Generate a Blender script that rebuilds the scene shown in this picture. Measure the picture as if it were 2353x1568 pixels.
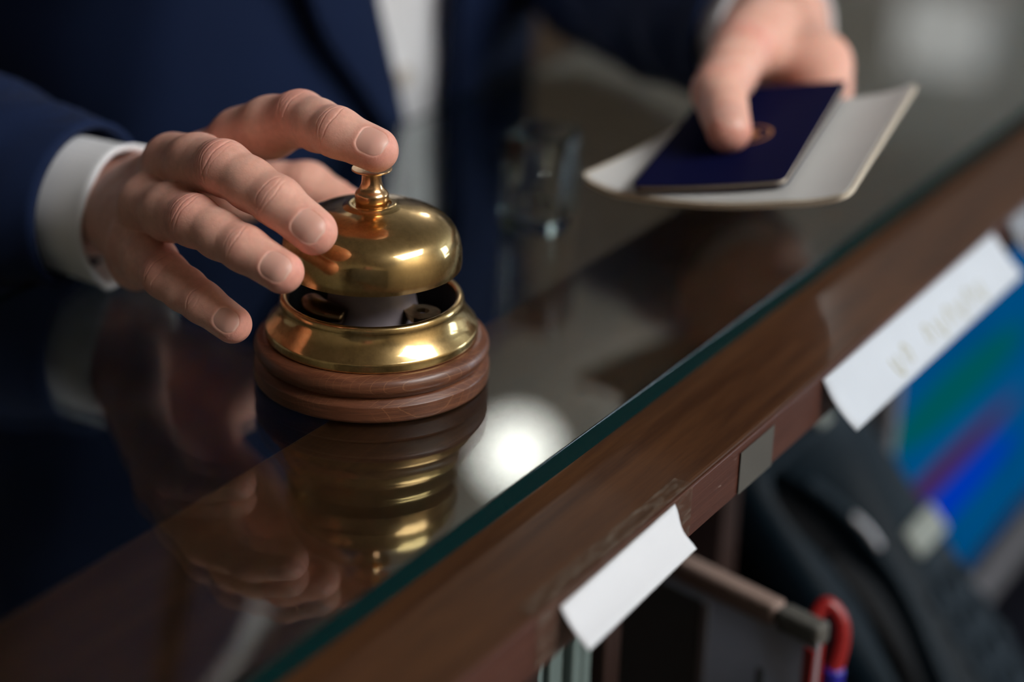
import bpy, bmesh, math, random
import numpy as np
from mathutils import Vector, Matrix

# ------------------------------------------------------------------ camera, world, light, exposure
# World frame: origin = centre of the bell's base on the glass top, X = across the counter towards
# the staff side, Y = along the counter, Z = up. Metres.
scene = bpy.context.scene
for o in list(bpy.data.objects):
    bpy.data.objects.remove(o)
COL = scene.collection

CAM = Vector((0.3859817, -0.5432033, 0.3062535))
FW = Vector((-0.4716011, 0.7848760, -0.4019478))
RT = Vector((0.8504455, 0.5253195, 0.0279630))
UP = Vector((-0.2330985, 0.3286473, 0.9152355))
cam_data = bpy.data.cameras.new('camera')
cam_data.sensor_fit = 'HORIZONTAL'
cam_data.sensor_width = 36.0
cam_data.lens = 4575.0 / 2353.0 * 36.0
cam_data.clip_start = 0.02
cam_data.dof.use_dof = True
cam_data.dof.focus_distance = 0.690
cam_data.dof.aperture_fstop = 2.9
cam = bpy.data.objects.new('camera', cam_data)
COL.objects.link(cam)
m = Matrix((RT, UP, -FW)).transposed().to_4x4()
m.translation = CAM
cam.matrix_world = m
scene.camera = cam

world = bpy.data.worlds.new('world')
scene.world = world
world.use_nodes = True
world.node_tree.nodes['Background'].inputs[0].default_value = (0.75, 0.83, 1.0, 1)
world.node_tree.nodes['Background'].inputs[1].default_value = 0.02

scene.view_settings.view_transform = 'Standard'
scene.view_settings.look = 'None'
scene.view_settings.exposure = 0.0
scene.view_settings.gamma = 1.0
scene.view_settings.use_curve_mapping = False
scene.cycles.use_denoising = True
scene.cycles.max_bounces = 10
scene.cycles.transmission_bounces = 8
scene.cycles.caustics_refractive = True
scene.cycles.caustics_reflective = True
scene.cycles.sample_clamp_indirect = 6.0

FLOOR_Z, CEIL_Z = -1.14, 1.62
KEY_EMIT, DOWN_EMIT, WINDOW_EMIT = 16.0, 7.0, 9.0

# ------------------------------------------------------------------ helpers
def link(o, parent=None):
    COL.objects.link(o)
    if parent is not None:
        o.parent = parent
    return o

def tag(o, label=None, cat=None, group=None, kind=None):
    if label: o['label'] = label
    if cat: o['category'] = cat
    if group: o['group'] = group
    if kind: o['kind'] = kind
    return o

def thing(name, label, cat, loc=(0, 0, 0), rotz=0.0, group=None):
    o = bpy.data.objects.new(name, None)
    o.empty_display_size = 0.02
    link(o)
    o.location = loc
    o.rotation_euler = (0, 0, rotz)
    return tag(o, label, cat, group)

def mesh_obj(name, verts, faces, mat=None, parent=None, smooth=False, loc=None):
    me = bpy.data.meshes.new(name)
    me.from_pydata([tuple(map(float, v)) for v in verts], [], [tuple(map(int, f)) for f in faces])
    me.validate()
    me.update()
    if mat: me.materials.append(mat)
    if smooth:
        me.polygons.foreach_set('use_smooth', [True] * len(me.polygons))
    o = bpy.data.objects.new(name, me)
    link(o, parent)
    if loc is not None: o.location = loc
    return o

def bm_obj(name, bm, mat=None, parent=None, smooth=False, loc=None):
    me = bpy.data.meshes.new(name)
    bmesh.ops.recalc_face_normals(bm, faces=bm.faces)
    bm.to_mesh(me)
    bm.free()
    if mat: me.materials.append(mat)
    if smooth:
        me.polygons.foreach_set('use_smooth', [True] * len(me.polygons))
    o = bpy.data.objects.new(name, me)
    link(o, parent)
    if loc is not None: o.location = loc
    return o

def box_bm(x0, x1, y0, y1, z0, z1, bevel=0.0, seg=2, bm=None):
    own = bm is None
    b = bmesh.new()
    bmesh.ops.create_cube(b, size=1.0)
    for v in b.verts:
        v.co = Vector(((x0 + x1) / 2 + v.co.x * (x1 - x0), (y0 + y1) / 2 + v.co.y * (y1 - y0), (z0 + z1) / 2 + v.co.z * (z1 - z0)))
    if bevel > 0:
        bmesh.ops.bevel(b, geom=list(b.edges), offset=bevel, segments=seg, affect='EDGES', profile=0.5)
    if own: return b
    me = bpy.data.meshes.new('tmp')
    b.to_mesh(me); b.free()
    bm.from_mesh(me)
    bpy.data.meshes.remove(me)
    return bm

def box(name, x0, x1, y0, y1, z0, z1, mat, parent=None, bevel=0.0, seg=2):
    return bm_obj(name, box_bm(x0, x1, y0, y1, z0, z1, bevel, seg), mat, parent)

def lathe(name, prof, mat, parent=None, n=128, loc=None, smooth_angle=40):
    """Surface of revolution about Z from (radius, height) pairs; closed when the ends sit on the axis."""
    verts, faces, rings = [], [], []
    for r, z in prof:
        if r < 1e-7:
            rings.append([len(verts)]); verts.append((0, 0, z))
        else:
            rings.append(list(range(len(verts), len(verts) + n)))
            for k in range(n):
                a = 2 * math.pi * k / n
                verts.append((r * math.cos(a), r * math.sin(a), z))
    for A, B in zip(rings, rings[1:]):
        for k in range(n):
            k2 = (k + 1) % n
            if len(A) == 1 and len(B) == 1: continue
            if len(A) == 1: faces.append((A[0], B[k2], B[k]))
            elif len(B) == 1: faces.append((A[k], A[k2], B[0]))
            else: faces.append((A[k], A[k2], B[k2], B[k]))
    o = mesh_obj(name, verts, faces, mat, parent, True, loc)
    shade_angle(o, smooth_angle)
    return o

def shade_angle(o, deg):
    me = o.data
    bm = bmesh.new(); bm.from_mesh(me)
    bmesh.ops.recalc_face_normals(bm, faces=bm.faces)
    lim = math.radians(deg)
    for e in bm.edges:
        if len(e.link_faces) == 2:
            e.smooth = e.calc_face_angle(0) < lim
    for f in bm.faces: f.smooth = True
    bm.to_mesh(me); bm.free()

def spline(pts, n):
    """Catmull-Rom through the rows of pts (any width), n samples."""
    P = np.asarray(pts, float)
    P = np.vstack([2 * P[0] - P[1], P, 2 * P[-1] - P[-2]])
    t = np.linspace(0, len(P) - 3 - 1e-9, n)
    i = t.astype(int); f = (t - i)[:, None]
    a, b, c, d = P[i], P[i + 1], P[i + 2], P[i + 3]
    return 0.5 * (2 * b + (c - a) * f + (2 * a - 5 * b + 4 * c - d) * f ** 2 + (3 * b - a - 3 * c + d) * f ** 3)

def fillet(pts, n=6):
    """pts: (r, z, round) -> polyline with rounded corners (quadratic)."""
    out = []
    P = [np.array(p[:2], float) for p in pts]
    for i, p in enumerate(pts):
        rad = p[2] if len(p) > 2 else 0
        if rad <= 0 or i == 0 or i == len(pts) - 1:
            out.append(tuple(P[i])); continue
        a, b, c = P[i - 1], P[i], P[i + 1]
        u = (a - b) / (np.linalg.norm(a - b) + 1e-12); v = (c - b) / (np.linalg.norm(c - b) + 1e-12)
        ra = min(rad, np.linalg.norm(a - b) * .49); rc = min(rad, np.linalg.norm(c - b) * .49)
        s, e = b + u * ra, b + v * rc
        for k in range(n + 1):
            t = k / n
            out.append(tuple((1 - t) ** 2 * s + 2 * t * (1 - t) * b + t ** 2 * e))
    return out

def tube(path, radii, n=16, caps=True, squash=None, up=(0, 0, 1)):
    """Verts/faces of a swept tube; radii scalar/list; squash = (a, b) scale of the section."""
    P = np.asarray(path, float)
    R = np.broadcast_to(np.asarray(radii, float), (len(P),))
    T = np.gradient(P, axis=0); T /= np.linalg.norm(T, axis=1)[:, None]
    U = np.array(up, float)
    V, F = [], []
    for i in range(len(P)):
        a = U - T[i] * (U @ T[i])
        if np.linalg.norm(a) < 1e-6: a = np.array([1.0, 0, 0]) - T[i] * T[i][0]
        a /= np.linalg.norm(a)
        U = a
        b = np.cross(T[i], a)
        sa, sb = squash if squash else (1, 1)
        for k in range(n):
            t = 2 * math.pi * k / n
            V.append(P[i] + R[i] * (math.cos(t) * a * sa + math.sin(t) * b * sb))
    for i in range(len(P) - 1):
        for k in range(n):
            k2 = (k + 1) % n
            F.append((i * n + k, i * n + k2, (i + 1) * n + k2, (i + 1) * n + k))
    if caps:
        F.append(tuple(range(n))[::-1]); F.append(tuple((len(P) - 1) * n + k for k in range(n)))
    return np.array(V), F

# ------------------------------------------------------------------ materials
def new_mat(name):
    m = bpy.data.materials.new(name); m.use_nodes = True
    nt = m.node_tree
    return m, nt, nt.nodes['Principled BSDF'], nt.nodes['Material Output']

def N(nt, kind, **kw):
    n = nt.nodes.new(kind)
    for k, v in kw.items():
        if k.startswith('i_'):
            key = k[2:]
            n.inputs[int(key) if key.isdigit() else key.replace('_', ' ')].default_value = v
        else: setattr(n, k, v)
    return n

def L(nt, a, b): nt.links.new(a, b)

def ramp(nt, fac, stops):
    r = nt.nodes.new('ShaderNodeValToRGB')
    el = r.color_ramp.elements
    while len(el) < len(stops): el.new(0.5)
    for e, (p, c) in zip(el, stops):
        e.position = p; e.color = (*c, 1) if len(c) == 3 else c
    if fac is not None: L(nt, fac, r.inputs[0])
    return r

def noise(nt, scale, detail=4, rough=0.55, vec=None, stretch=None, coord='Object', dist=0.0):
    tc = nt.nodes.new('ShaderNodeTexCoord')
    src = tc.outputs[coord] if vec is None else vec
    if stretch is not None:
        mp = nt.nodes.new('ShaderNodeMapping'); mp.inputs['Scale'].default_value = stretch
        L(nt, src, mp.inputs[0]); src = mp.outputs[0]
    n = nt.nodes.new('ShaderNodeTexNoise')
    n.inputs['Scale'].default_value = scale; n.inputs['Detail'].default_value = detail
    n.inputs['Roughness'].default_value = rough; n.inputs['Distortion'].default_value = dist
    L(nt, src, n.inputs['Vector'])
    return n

def bump(nt, bsdf, height, strength=0.2, dist=0.001):
    b = nt.nodes.new('ShaderNodeBump')
    b.inputs['Strength'].default_value = strength; b.inputs['Distance'].default_value = dist
    L(nt, height, b.inputs['Height']); L(nt, b.outputs[0], bsdf.inputs['Normal'])
    return b

def plain(name, col, rough=0.5, metal=0.0, var=0.06, scale=40.0, bstr=0.05, coat=0.0, spec=0.5, sheen=0.0):
    m, nt, b, out = new_mat(name)
    n = noise(nt, scale)
    c0 = tuple(max(0, x * (1 - var)) for x in col); c1 = tuple(min(1, x * (1 + var)) for x in col)
    r = ramp(nt, n.outputs[0], [(0.3, c0), (0.7, c1)])
    L(nt, r.outputs[0], b.inputs['Base Color'])
    b.inputs['Roughness'].default_value = rough; b.inputs['Metallic'].default_value = metal
    b.inputs['Coat Weight'].default_value = coat
    b.inputs['Specular IOR Level'].default_value = spec
    b.inputs['Sheen Weight'].default_value = sheen
    if bstr: bump(nt, b, n.outputs[0], bstr, 0.0006)
    return m

def emit(name, col, strength):
    m, nt, b, out = new_mat(name)
    e = N(nt, 'ShaderNodeEmission'); e.inputs[0].default_value = (*col, 1); e.inputs[1].default_value = strength
    L(nt, e.outputs[0], out.inputs[0])
    return m

def wood(name, dark, light, rough=0.35, grain=(6, 1.2, 60), scale=6.0, coat=0.3, bstr=0.08, flecks=False, coat_rough=0.12, spec=0.5, worn=False):
    m, nt, b, out = new_mat(name)
    n1 = noise(nt, scale, 6, 0.6, stretch=grain, dist=0.6)
    n2 = noise(nt, scale * 9, 3, 0.6, stretch=grain)
    n3 = noise(nt, 7.0, 3, 0.5)
    mx = N(nt, 'ShaderNodeMath', operation='MULTIPLY_ADD', i_1=0.35)
    L(nt, n2.outputs[0], mx.inputs[0]); L(nt, n1.outputs[0], mx.inputs[2])
    r = ramp(nt, mx.outputs[0], [(0.42, dark), (0.85, light)])
    col = r.outputs[0]
    r3 = ramp(nt, n3.outputs[0], [(0.3, (0.78, 0.74, 0.7)), (0.7, (1.12, 1.06, 1.0))])
    mm = N(nt, 'ShaderNodeMix', data_type='RGBA', blend_type='MULTIPLY'); mm.inputs[0].default_value = 1.0
    L(nt, col, mm.inputs[6]); L(nt, r3.outputs[0], mm.inputs[7]); col = mm.outputs[2]
    h = mx.outputs[0]
    if flecks:
        # fine pale check lines like the ray cracks in turned beech
        tc = N(nt, 'ShaderNodeTexCoord')
        rot = N(nt, 'ShaderNodeMapping'); rot.inputs['Rotation'].default_value = (0.12, 0.2, 0.5)
        L(nt, tc.outputs['Object'], rot.inputs[0])
        nd = noise(nt, 60, 2, 0.5)
        addv = N(nt, 'ShaderNodeMix', data_type='RGBA', blend_type='ADD'); addv.inputs[0].default_value = 0.0012
        L(nt, rot.outputs[0], addv.inputs[6]); L(nt, nd.outputs['Color'], addv.inputs[7])
        total = None
        for axis, sc in (('X', 170.0), ('Z', 140.0)):
            w = N(nt, 'ShaderNodeTexWave', wave_type='BANDS', bands_direction=axis, wave_profile='SAW')
            w.inputs['Scale'].default_value = sc; w.inputs['Distortion'].default_value = 0.8
            w.inputs['Detail'].default_value = 2; w.inputs['Detail Scale'].default_value = 1.5
            L(nt, addv.outputs[2], w.inputs['Vector'])
            rr = ramp(nt, w.outputs['Fac'], [(0.0, (1, 1, 1)), (0.10, (0, 0, 0))])
            total = rr.outputs[0] if total is None else None or (lambda a, c: (L(nt, total, a.inputs[6]), L(nt, c, a.inputs[7]), a.outputs[2])[2])(
                (lambda q: (q.inputs[0].__setattr__('default_value', 1.0), q)[1])(N(nt, 'ShaderNodeMix', data_type='RGBA', blend_type='LIGHTEN')), rr.outputs[0])
        msk = noise(nt, 38, 2, 0.5)
        mr = ramp(nt, msk.outputs[0], [(0.46, (0, 0, 0)), (0.60, (1, 1, 1))])
        ml = N(nt, 'ShaderNodeMix', data_type='RGBA', blend_type='MULTIPLY'); ml.inputs[0].default_value = 1.0
        L(nt, total, ml.inputs[6]); L(nt, mr.outputs[0], ml.inputs[7])
        bw = N(nt, 'ShaderNodeMath', operation='MULTIPLY', i_1=0.42); L(nt, ml.outputs[2], bw.inputs[0])
        mf = N(nt, 'ShaderNodeMix', data_type='RGBA'); mf.inputs[7].default_value = (0.42, 0.20, 0.09, 1)
        L(nt, bw.outputs[0], mf.inputs[0]); L(nt, col, mf.inputs[6]); col = mf.outputs[2]
    if worn:
        nw = noise(nt, 260, 4, .7, stretch=(1, .35, 1))
        rw = ramp(nt, nw.outputs[0], [(.66, (0, 0, 0)), (.74, (.7, .7, .7))])
        mw = N(nt, 'ShaderNodeMix', data_type='RGBA'); mw.inputs[7].default_value = (.28, .20, .17, 1)
        L(nt, rw.outputs[0], mw.inputs[0]); L(nt, col, mw.inputs[6]); col = mw.outputs[2]
    L(nt, col, b.inputs['Base Color'])
    b.inputs['Roughness'].default_value = rough; b.inputs['Specular IOR Level'].default_value = spec
    b.inputs['Coat Weight'].default_value = coat; b.inputs['Coat Roughness'].default_value = coat_rough
    bump(nt, b, h, bstr, 0.0005)
    return m

def brass(name, col=(0.72, 0.50, 0.22), rough=0.08, scratch=0.35, patina=0.35, haze=0.42, haze_rough=0.30):
    m, nt, b, out = new_mat(name)
    n1 = noise(nt, 45, 5, 0.6)
    n2 = noise(nt, 900, 2, 0.6, stretch=(1, 1, 0.12))
    n3 = noise(nt, 90, 4, 0.7)
    r = ramp(nt, n1.outputs[0], [(0.35, tuple(c * (1 - 0.35 * patina) for c in col)), (0.62, col)])
    b2 = N(nt, 'ShaderNodeBsdfPrincipled')
    for q, rg in ((b, rough), (b2, haze_rough)):
        L(nt, r.outputs[0], q.inputs['Base Color'])
        q.inputs['Metallic'].default_value = 1.0
        q.inputs['Roughness'].default_value = rg
    bump(nt, b, n2.outputs[0], scratch, 0.00002)
    mix = N(nt, 'ShaderNodeMixShader')
    f = ramp(nt, n3.outputs[0], [(0.3, (haze * .55,) * 3), (0.7, (min(1, haze * 1.4),) * 3)])
    L(nt, f.outputs[0], mix.inputs[0]); L(nt, b.outputs[0], mix.inputs[1]); L(nt, b2.outputs[0], mix.inputs[2])
    L(nt, mix.outputs[0], out.inputs[0])
    return m

def glass(name, tint=(0.93, 0.985, 0.965), rough=0.0, ior=1.52, density=None, dcol=(0.1, 0.75, 0.6)):
    m, nt, b, out = new_mat(name)
    b.inputs['Base Color'].default_value = (*tint, 1)
    b.inputs['Transmission Weight'].default_value = 1.0
    b.inputs['Roughness'].default_value = rough
    b.inputs['IOR'].default_value = ior
    if density:
        v = N(nt, 'ShaderNodeVolumeAbsorption'); v.inputs['Color'].default_value = (*dcol, 1); v.inputs['Density'].default_value = density
        L(nt, v.outputs[0], out.inputs['Volume'])
    return m

def fabric(name, col, scale=1400, rough=0.85, var=0.25, sheen=0.25, bstr=0.25):
    m, nt, b, out = new_mat(name)
    tc = N(nt, 'ShaderNodeTexCoord')
    ws = []
    for ax in ('X', 'Z'):
        w = N(nt, 'ShaderNodeTexWave', wave_type='BANDS', bands_direction='DIAGONAL' if ax == 'X' else ax)
        w.inputs['Scale'].default_value = scale / 6.0; w.inputs['Distortion'].default_value = 0.6
        L(nt, tc.outputs['Object'], w.inputs['Vector']); ws.append(w)
    mul = N(nt, 'ShaderNodeMath', operation='MULTIPLY'); L(nt, ws[0].outputs['Fac'], mul.inputs[0]); L(nt, ws[1].outputs['Fac'], mul.inputs[1])
    n = noise(nt, 25, 3)
    add = N(nt, 'ShaderNodeMath', operation='MULTIPLY_ADD', i_1=0.4); L(nt, n.outputs[0], add.inputs[0]); L(nt, mul.outputs[0], add.inputs[2])
    r = ramp(nt, add.outputs[0], [(0.1, tuple(c * (1 - var) for c in col)), (0.9, tuple(min(1, c * (1 + var)) for c in col))])
    L(nt, r.outputs[0], b.inputs['Base Color'])
    b.inputs['Roughness'].default_value = rough
    b.inputs['Sheen Weight'].default_value = sheen; b.inputs['Sheen Roughness'].default_value = 0.5
    b.inputs['Specular IOR Level'].default_value = 0.25
    bump(nt, b, mul.outputs[0], bstr, 0.0003)
    return m

def skin_material():
    m, nt, b, out = new_mat('skin')
    fl = N(nt, 'ShaderNodeAttribute', attribute_name='flush')
    na = N(nt, 'ShaderNodeAttribute', attribute_name='nail')
    fe = N(nt, 'ShaderNodeAttribute', attribute_name='nail_edge')
    n1 = noise(nt, 120, 4, 0.6); n2 = noise(nt, 1500, 3, 0.6); n3 = noise(nt, 420, 3, 0.65)
    base = ramp(nt, n1.outputs[0], [(0.3, (0.79, 0.415, 0.325)), (0.7, (0.87, 0.515, 0.410))])
    mx = N(nt, 'ShaderNodeMix', data_type='RGBA'); mx.inputs[7].default_value = (0.80, 0.325, 0.265, 1)
    L(nt, fl.outputs['Fac'], mx.inputs[0]); L(nt, base.outputs[0], mx.inputs[6])
    mott = ramp(nt, n3.outputs[0], [(0.3, (0.93, 0.90, 0.88)), (0.7, (1.05, 1.03, 1.02))])
    mt = N(nt, 'ShaderNodeMix', data_type='RGBA', blend_type='MULTIPLY'); mt.inputs[0].default_value = 1
    L(nt, mx.outputs[2], mt.inputs[6]); L(nt, mott.outputs[0], mt.inputs[7])
    mn = N(nt, 'ShaderNodeMix', data_type='RGBA'); mn.inputs[7].default_value = (0.76, 0.425, 0.345, 1)
    L(nt, na.outputs['Fac'], mn.inputs[0]); L(nt, mt.outputs[2], mn.inputs[6])
    me = N(nt, 'ShaderNodeMix', data_type='RGBA'); me.inputs[7].default_value = (0.78, 0.62, 0.54, 1)
    L(nt, fe.outputs['Fac'], me.inputs[0]); L(nt, mn.outputs[2], me.inputs[6])
    L(nt, me.outputs[2], b.inputs['Base Color'])
    rg = N(nt, 'ShaderNodeMapRange'); rg.inputs[3].default_value = 0.48; rg.inputs[4].default_value = 0.38
    L(nt, na.outputs['Fac'], rg.inputs[0]); L(nt, rg.outputs[0], b.inputs['Roughness'])
    b.inputs['Subsurface Weight'].default_value = 0.22
    b.inputs['Subsurface Radius'].default_value = (1.0, 0.35, 0.2)
    b.inputs['Subsurface Scale'].default_value = 0.004
    b.inputs['Specular IOR Level'].default_value = 0.42
    inv = N(nt, 'ShaderNodeMath', operation='SUBTRACT', i_0=1.0); L(nt, na.outputs['Fac'], inv.inputs[1])
    hm = N(nt, 'ShaderNodeMath', operation='MULTIPLY'); L(nt, n2.outputs[0], hm.inputs[0]); L(nt, inv.outputs[0], hm.inputs[1])
    bump(nt, b, hm.outputs[0], 0.35, 0.00025)
    return m

M = {}
M['wall'] = plain('beige_plaster', (0.42, 0.36, 0.27), 0.8, var=0.05, scale=6)
M['wall_grey'] = plain('grey_plaster', (0.74, 0.73, 0.70), 0.8, var=0.05, scale=6)
M['wall_brown'] = wood('brown_panelling', (0.16, 0.10, 0.06), (0.29, 0.19, 0.12), 0.6, grain=(1, 8, 1), scale=3, coat=0.0)
M['ceiling'] = plain('ceiling_paint', (0.55, 0.52, 0.47), 0.85, var=0.03, scale=5)
M['floor'] = wood('brown_floor', (0.085, 0.058, 0.036), (0.145, 0.10, 0.066), 0.6, grain=(8, 1, 1), scale=3, coat=0.1)
M['counter'] = wood('walnut_counter', (0.034, 0.0118, 0.0042), (0.082, 0.0335, 0.0120), 0.5, grain=(14, 1.0, 14), scale=7, coat=0.10, coat_rough=0.12, spec=0.2)
M['edge'] = wood('walnut_edge', (0.055, 0.018, 0.012), (0.10, 0.038, 0.026), 0.45, grain=(14, 0.7, 40), scale=14, coat=0.1, bstr=0.3, worn=True)
M['dark_wood'] = wood('dark_shelf_wood', (0.016, 0.007, 0.005), (0.035, 0.016, 0.012), 0.5, grain=(8, 8, 1), scale=6, coat=0.0)
M['desk'] = wood('desk_wood', (0.012, 0.005, 0.003), (0.028, 0.012, 0.008), 0.45, grain=(10, 1, 10), scale=5, coat=0.1)
M['bell_wood'] = wood('turned_beech', (0.070, 0.022, 0.010), (0.17, 0.062, 0.030), 0.42, grain=(2, 6, 34), scale=22, coat=0.2, flecks=True, coat_rough=0.2)
M['brass'] = brass('polished_brass')
M['brass_worn'] = brass('worn_brass', (0.55, 0.38, 0.18), 0.20, 0.3, 0.9)
M['brass_stem'] = brass('turned_copper_brass', (0.80, 0.50, 0.26), 0.12, 0.9, 0.3)
M['brass_dark'] = brass('tarnished_brass', (0.16, 0.11, 0.06), 0.3, 0.6, 0.9)
M['bell_grey'] = plain('grey_lacquered_steel', (0.19, 0.16, 0.175), 0.38, var=0.08, scale=200)
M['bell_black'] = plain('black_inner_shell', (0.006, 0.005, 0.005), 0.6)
M['glass'] = glass('green_float_glass', (0.97, 0.995, 0.985), 0.0, 1.52, 9.0, (0.08, 0.66, 0.56))
def edge_glass():
    m, nt, b, out = new_mat('ground_glass_edge')
    b.inputs['Base Color'].default_value = (0.12, 0.82, 0.72, 1); b.inputs['Transmission Weight'].default_value = 1.0; b.inputs['IOR'].default_value = 1.52; b.inputs['Roughness'].default_value = 0.05
    d = N(nt, 'ShaderNodeBsdfDiffuse'); d.inputs[0].default_value = (0.0, 0.024, 0.025, 1)
    mx = N(nt, 'ShaderNodeMixShader'); mx.inputs[0].default_value = 0.6
    L(nt, b.outputs[0], mx.inputs[1]); L(nt, d.outputs[0], mx.inputs[2]); L(nt, mx.outputs[0], out.inputs[0])
    return m
M['glass_edge'] = edge_glass()
M['clear'] = glass('clear_glass', (0.97, 0.99, 0.985), 0.0, 1.5, 12.0, (0.2, 0.8, 0.72))
def frosted():
    m, nt, b, out = new_mat('frosted_acrylic')
    n = noise(nt, 12)
    r = ramp(nt, n.outputs[0], [(.3, (0.40, 0.41, 0.45)), (.7, (0.48, 0.49, 0.53))])
    L(nt, r.outputs[0], b.inputs['Base Color']); b.inputs['Roughness'].default_value = 0.35
    t = N(nt, 'ShaderNodeBsdfTranslucent'); L(nt, r.outputs[0], t.inputs[0])
    mx = N(nt, 'ShaderNodeMixShader'); mx.inputs[0].default_value = 0.5
    L(nt, b.outputs[0], mx.inputs[1]); L(nt, t.outputs[0], mx.inputs[2]); L(nt, mx.outputs[0], out.inputs[0])
    return m
M['acrylic'] = frosted()
def tape_film():
    m, nt, b, out = new_mat('clear_tape_film')
    t = N(nt, 'ShaderNodeBsdfTransparent'); t.inputs[0].default_value = (0.95, 0.92, 0.88, 1)
    b.inputs['Base Color'].default_value = (0.35, 0.31, 0.26, 1); b.inputs['Roughness'].default_value = 0.25
    n = noise(nt, 420, 3, .6, stretch=(1, .25, 1)); bump(nt, b, n.outputs[0], 0.9, 0.0006)
    r = ramp(nt, n.outputs[0], [(.45, (.03,) * 3), (.72, (.20,) * 3)])
    mx = N(nt, 'ShaderNodeMixShader'); L(nt, r.outputs[0], mx.inputs[0])
    L(nt, t.outputs[0], mx.inputs[1]); L(nt, b.outputs[0], mx.inputs[2]); L(nt, mx.outputs[0], out.inputs[0])
    return m
M['tape'] = tape_film()
M['tape_grey'] = plain('greyish_tape', (0.095, 0.092, 0.082), 0.4, bstr=0.1)
M['navy'] = fabric('navy_wool', (0.0040, 0.0140, 0.056), 1100, sheen=0.03)
M['navy_dark'] = fabric('dark_navy_lining', (0.004, 0.007, 0.020), 900)
M['shirt'] = fabric('white_cotton', (0.90, 0.91, 0.94), 2000, 0.8, 0.05, 0.1, 0.12)
M['button'] = plain('pearl_button', (0.66, 0.60, 0.52), 0.3, bstr=0)
M['hair'] = plain('brown_hair', (0.03, 0.016, 0.008), 0.5, scale=300, var=0.4, bstr=0.4)
M['shoe'] = plain('black_leather', (0.01, 0.01, 0.01), 0.3)
M['paper'] = plain('white_paper', (0.68, 0.70, 0.74), 0.6, var=0.015, bstr=0.02)
M['paper_blue'] = plain('bluish_white_paper', (0.57, 0.62, 0.69), 0.6, var=0.03, scale=30, bstr=0.02)
M['paper_cream'] = plain('cream_page_block', (0.62, 0.55, 0.45), 0.7, var=0.1, scale=900, bstr=0.1)
M['ticket'] = plain('ticket_card', (0.60, 0.60, 0.59), 0.55, var=0.02, bstr=0.02)
M['cover'] = plain('navy_leatherette', (0.0045, 0.0055, 0.036), 0.7, var=0.15, scale=800, bstr=0.1, spec=0.02)
M['gold'] = plain('gold_foil', (0.42, 0.20, 0.05), 0.3, metal=0.8)
M['phone'] = plain('slate_plastic', (0.0045, 0.0105, 0.0165), 0.5, bstr=0.08, scale=600, spec=0.10)
M['phone_dark'] = plain('black_plastic', (0.0015, 0.002, 0.003), 0.6, bstr=0, spec=0.12)
M['phone_label'] = plain('pale_green_label', (0.20, 0.22, 0.19), 0.5)
M['chrome'] = plain('satin_steel', (0.40, 0.40, 0.42), 0.3, metal=0.6)
M['black'] = plain('black_bezel', (0.003, 0.003, 0.006), 0.55, bstr=0, spec=0.12)
M['silver'] = plain('silver_plastic', (0.16, 0.16, 0.175), 0.4)
M['red'] = plain('red_plastic', (0.26, 0.010, 0.010), 0.35, var=0.1)
M['blue'] = plain('blue_plastic', (0.02, 0.02, 0.33), 0.35)
M['leaflet'] = plain('pale_teal_paper', (0.15, 0.20, 0.19), 0.5, var=0.2, scale=15)
M['grey_paper'] = plain('grey_printed_paper', (0.115, 0.118, 0.135), 0.6, var=0.15, scale=12)
M['slate_paper'] = plain('slate_folder', (0.085, 0.095, 0.10), 0.6)
M['pinkish'] = plain('peach_card_edge', (0.26, 0.185, 0.155), 0.5)
M['cabinet'] = plain('charcoal_cabinet', (0.020, 0.018, 0.015), 0.6)
M['red_binder'] = plain('red_binder_cover', (0.20, 0.022, 0.012), 0.5)
M['white_frame'] = plain('white_fixture_metal', (0.6, 0.6, 0.6), 0.5)
M['skin'] = skin_material()
M['key'] = emit('ceiling_panel_light', (1.0, 0.99, 0.975), KEY_EMIT)
M['down'] = emit('downlight_light', (1.0, 0.97, 0.90), DOWN_EMIT)
M['down2'] = emit('strong_downlight_light', (1.0, 0.97, 0.92), DOWN_EMIT * 6.5)
M['day'] = emit('daylight_pane', (0.72, 0.86, 1.0), WINDOW_EMIT)
M['walllamp'] = emit('wall_lamp_light', (1.0, 0.98, 0.96), 0.75)

# ------------------------------------------------------------------ the room
def struct(o): return tag(o, kind='structure')
RX0, RX1, RY0, RY1 = -3.6, 2.7, -2.3, 5.2
struct(box('floor', RX0, RX1, RY0, RY1, FLOOR_Z - 0.1, FLOOR_Z, M['floor']))
struct(box('ceiling', RX0, RX1, RY0, RY1, CEIL_Z, CEIL_Z + 0.1, M['ceiling']))
struct(box('wall_left', RX0, RX1, RY0 - 0.1, RY0, FLOOR_Z, CEIL_Z, M['wall']))
struct(box('wall_guest', RX0 - 0.1, RX0, RY0 - 0.1, RY1 + 0.1, FLOOR_Z, CEIL_Z, M['wall_grey']))
struct(box('wall_staff', RX1, RX1 + 0.1, RY0 - 0.1, RY1 + 0.1, FLOOR_Z, CEIL_Z, M['wall']))
struct(box('wall_far', RX0, RX1, RY1, RY1 + 0.1, FLOOR_Z, CEIL_Z, M['wall_grey']))
struct(box('baseboard_guest', RX0, RX0 + 0.02, RY0, RY1, FLOOR_Z, FLOOR_Z + 0.9, M['wall_brown'], bevel=0.004))
struct(box('baseboard_far', RX0 + 0.02, RX1, RY1 - 0.02, RY1, FLOOR_Z, FLOOR_Z + 0.9, M['wall_brown'], bevel=0.004))

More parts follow.
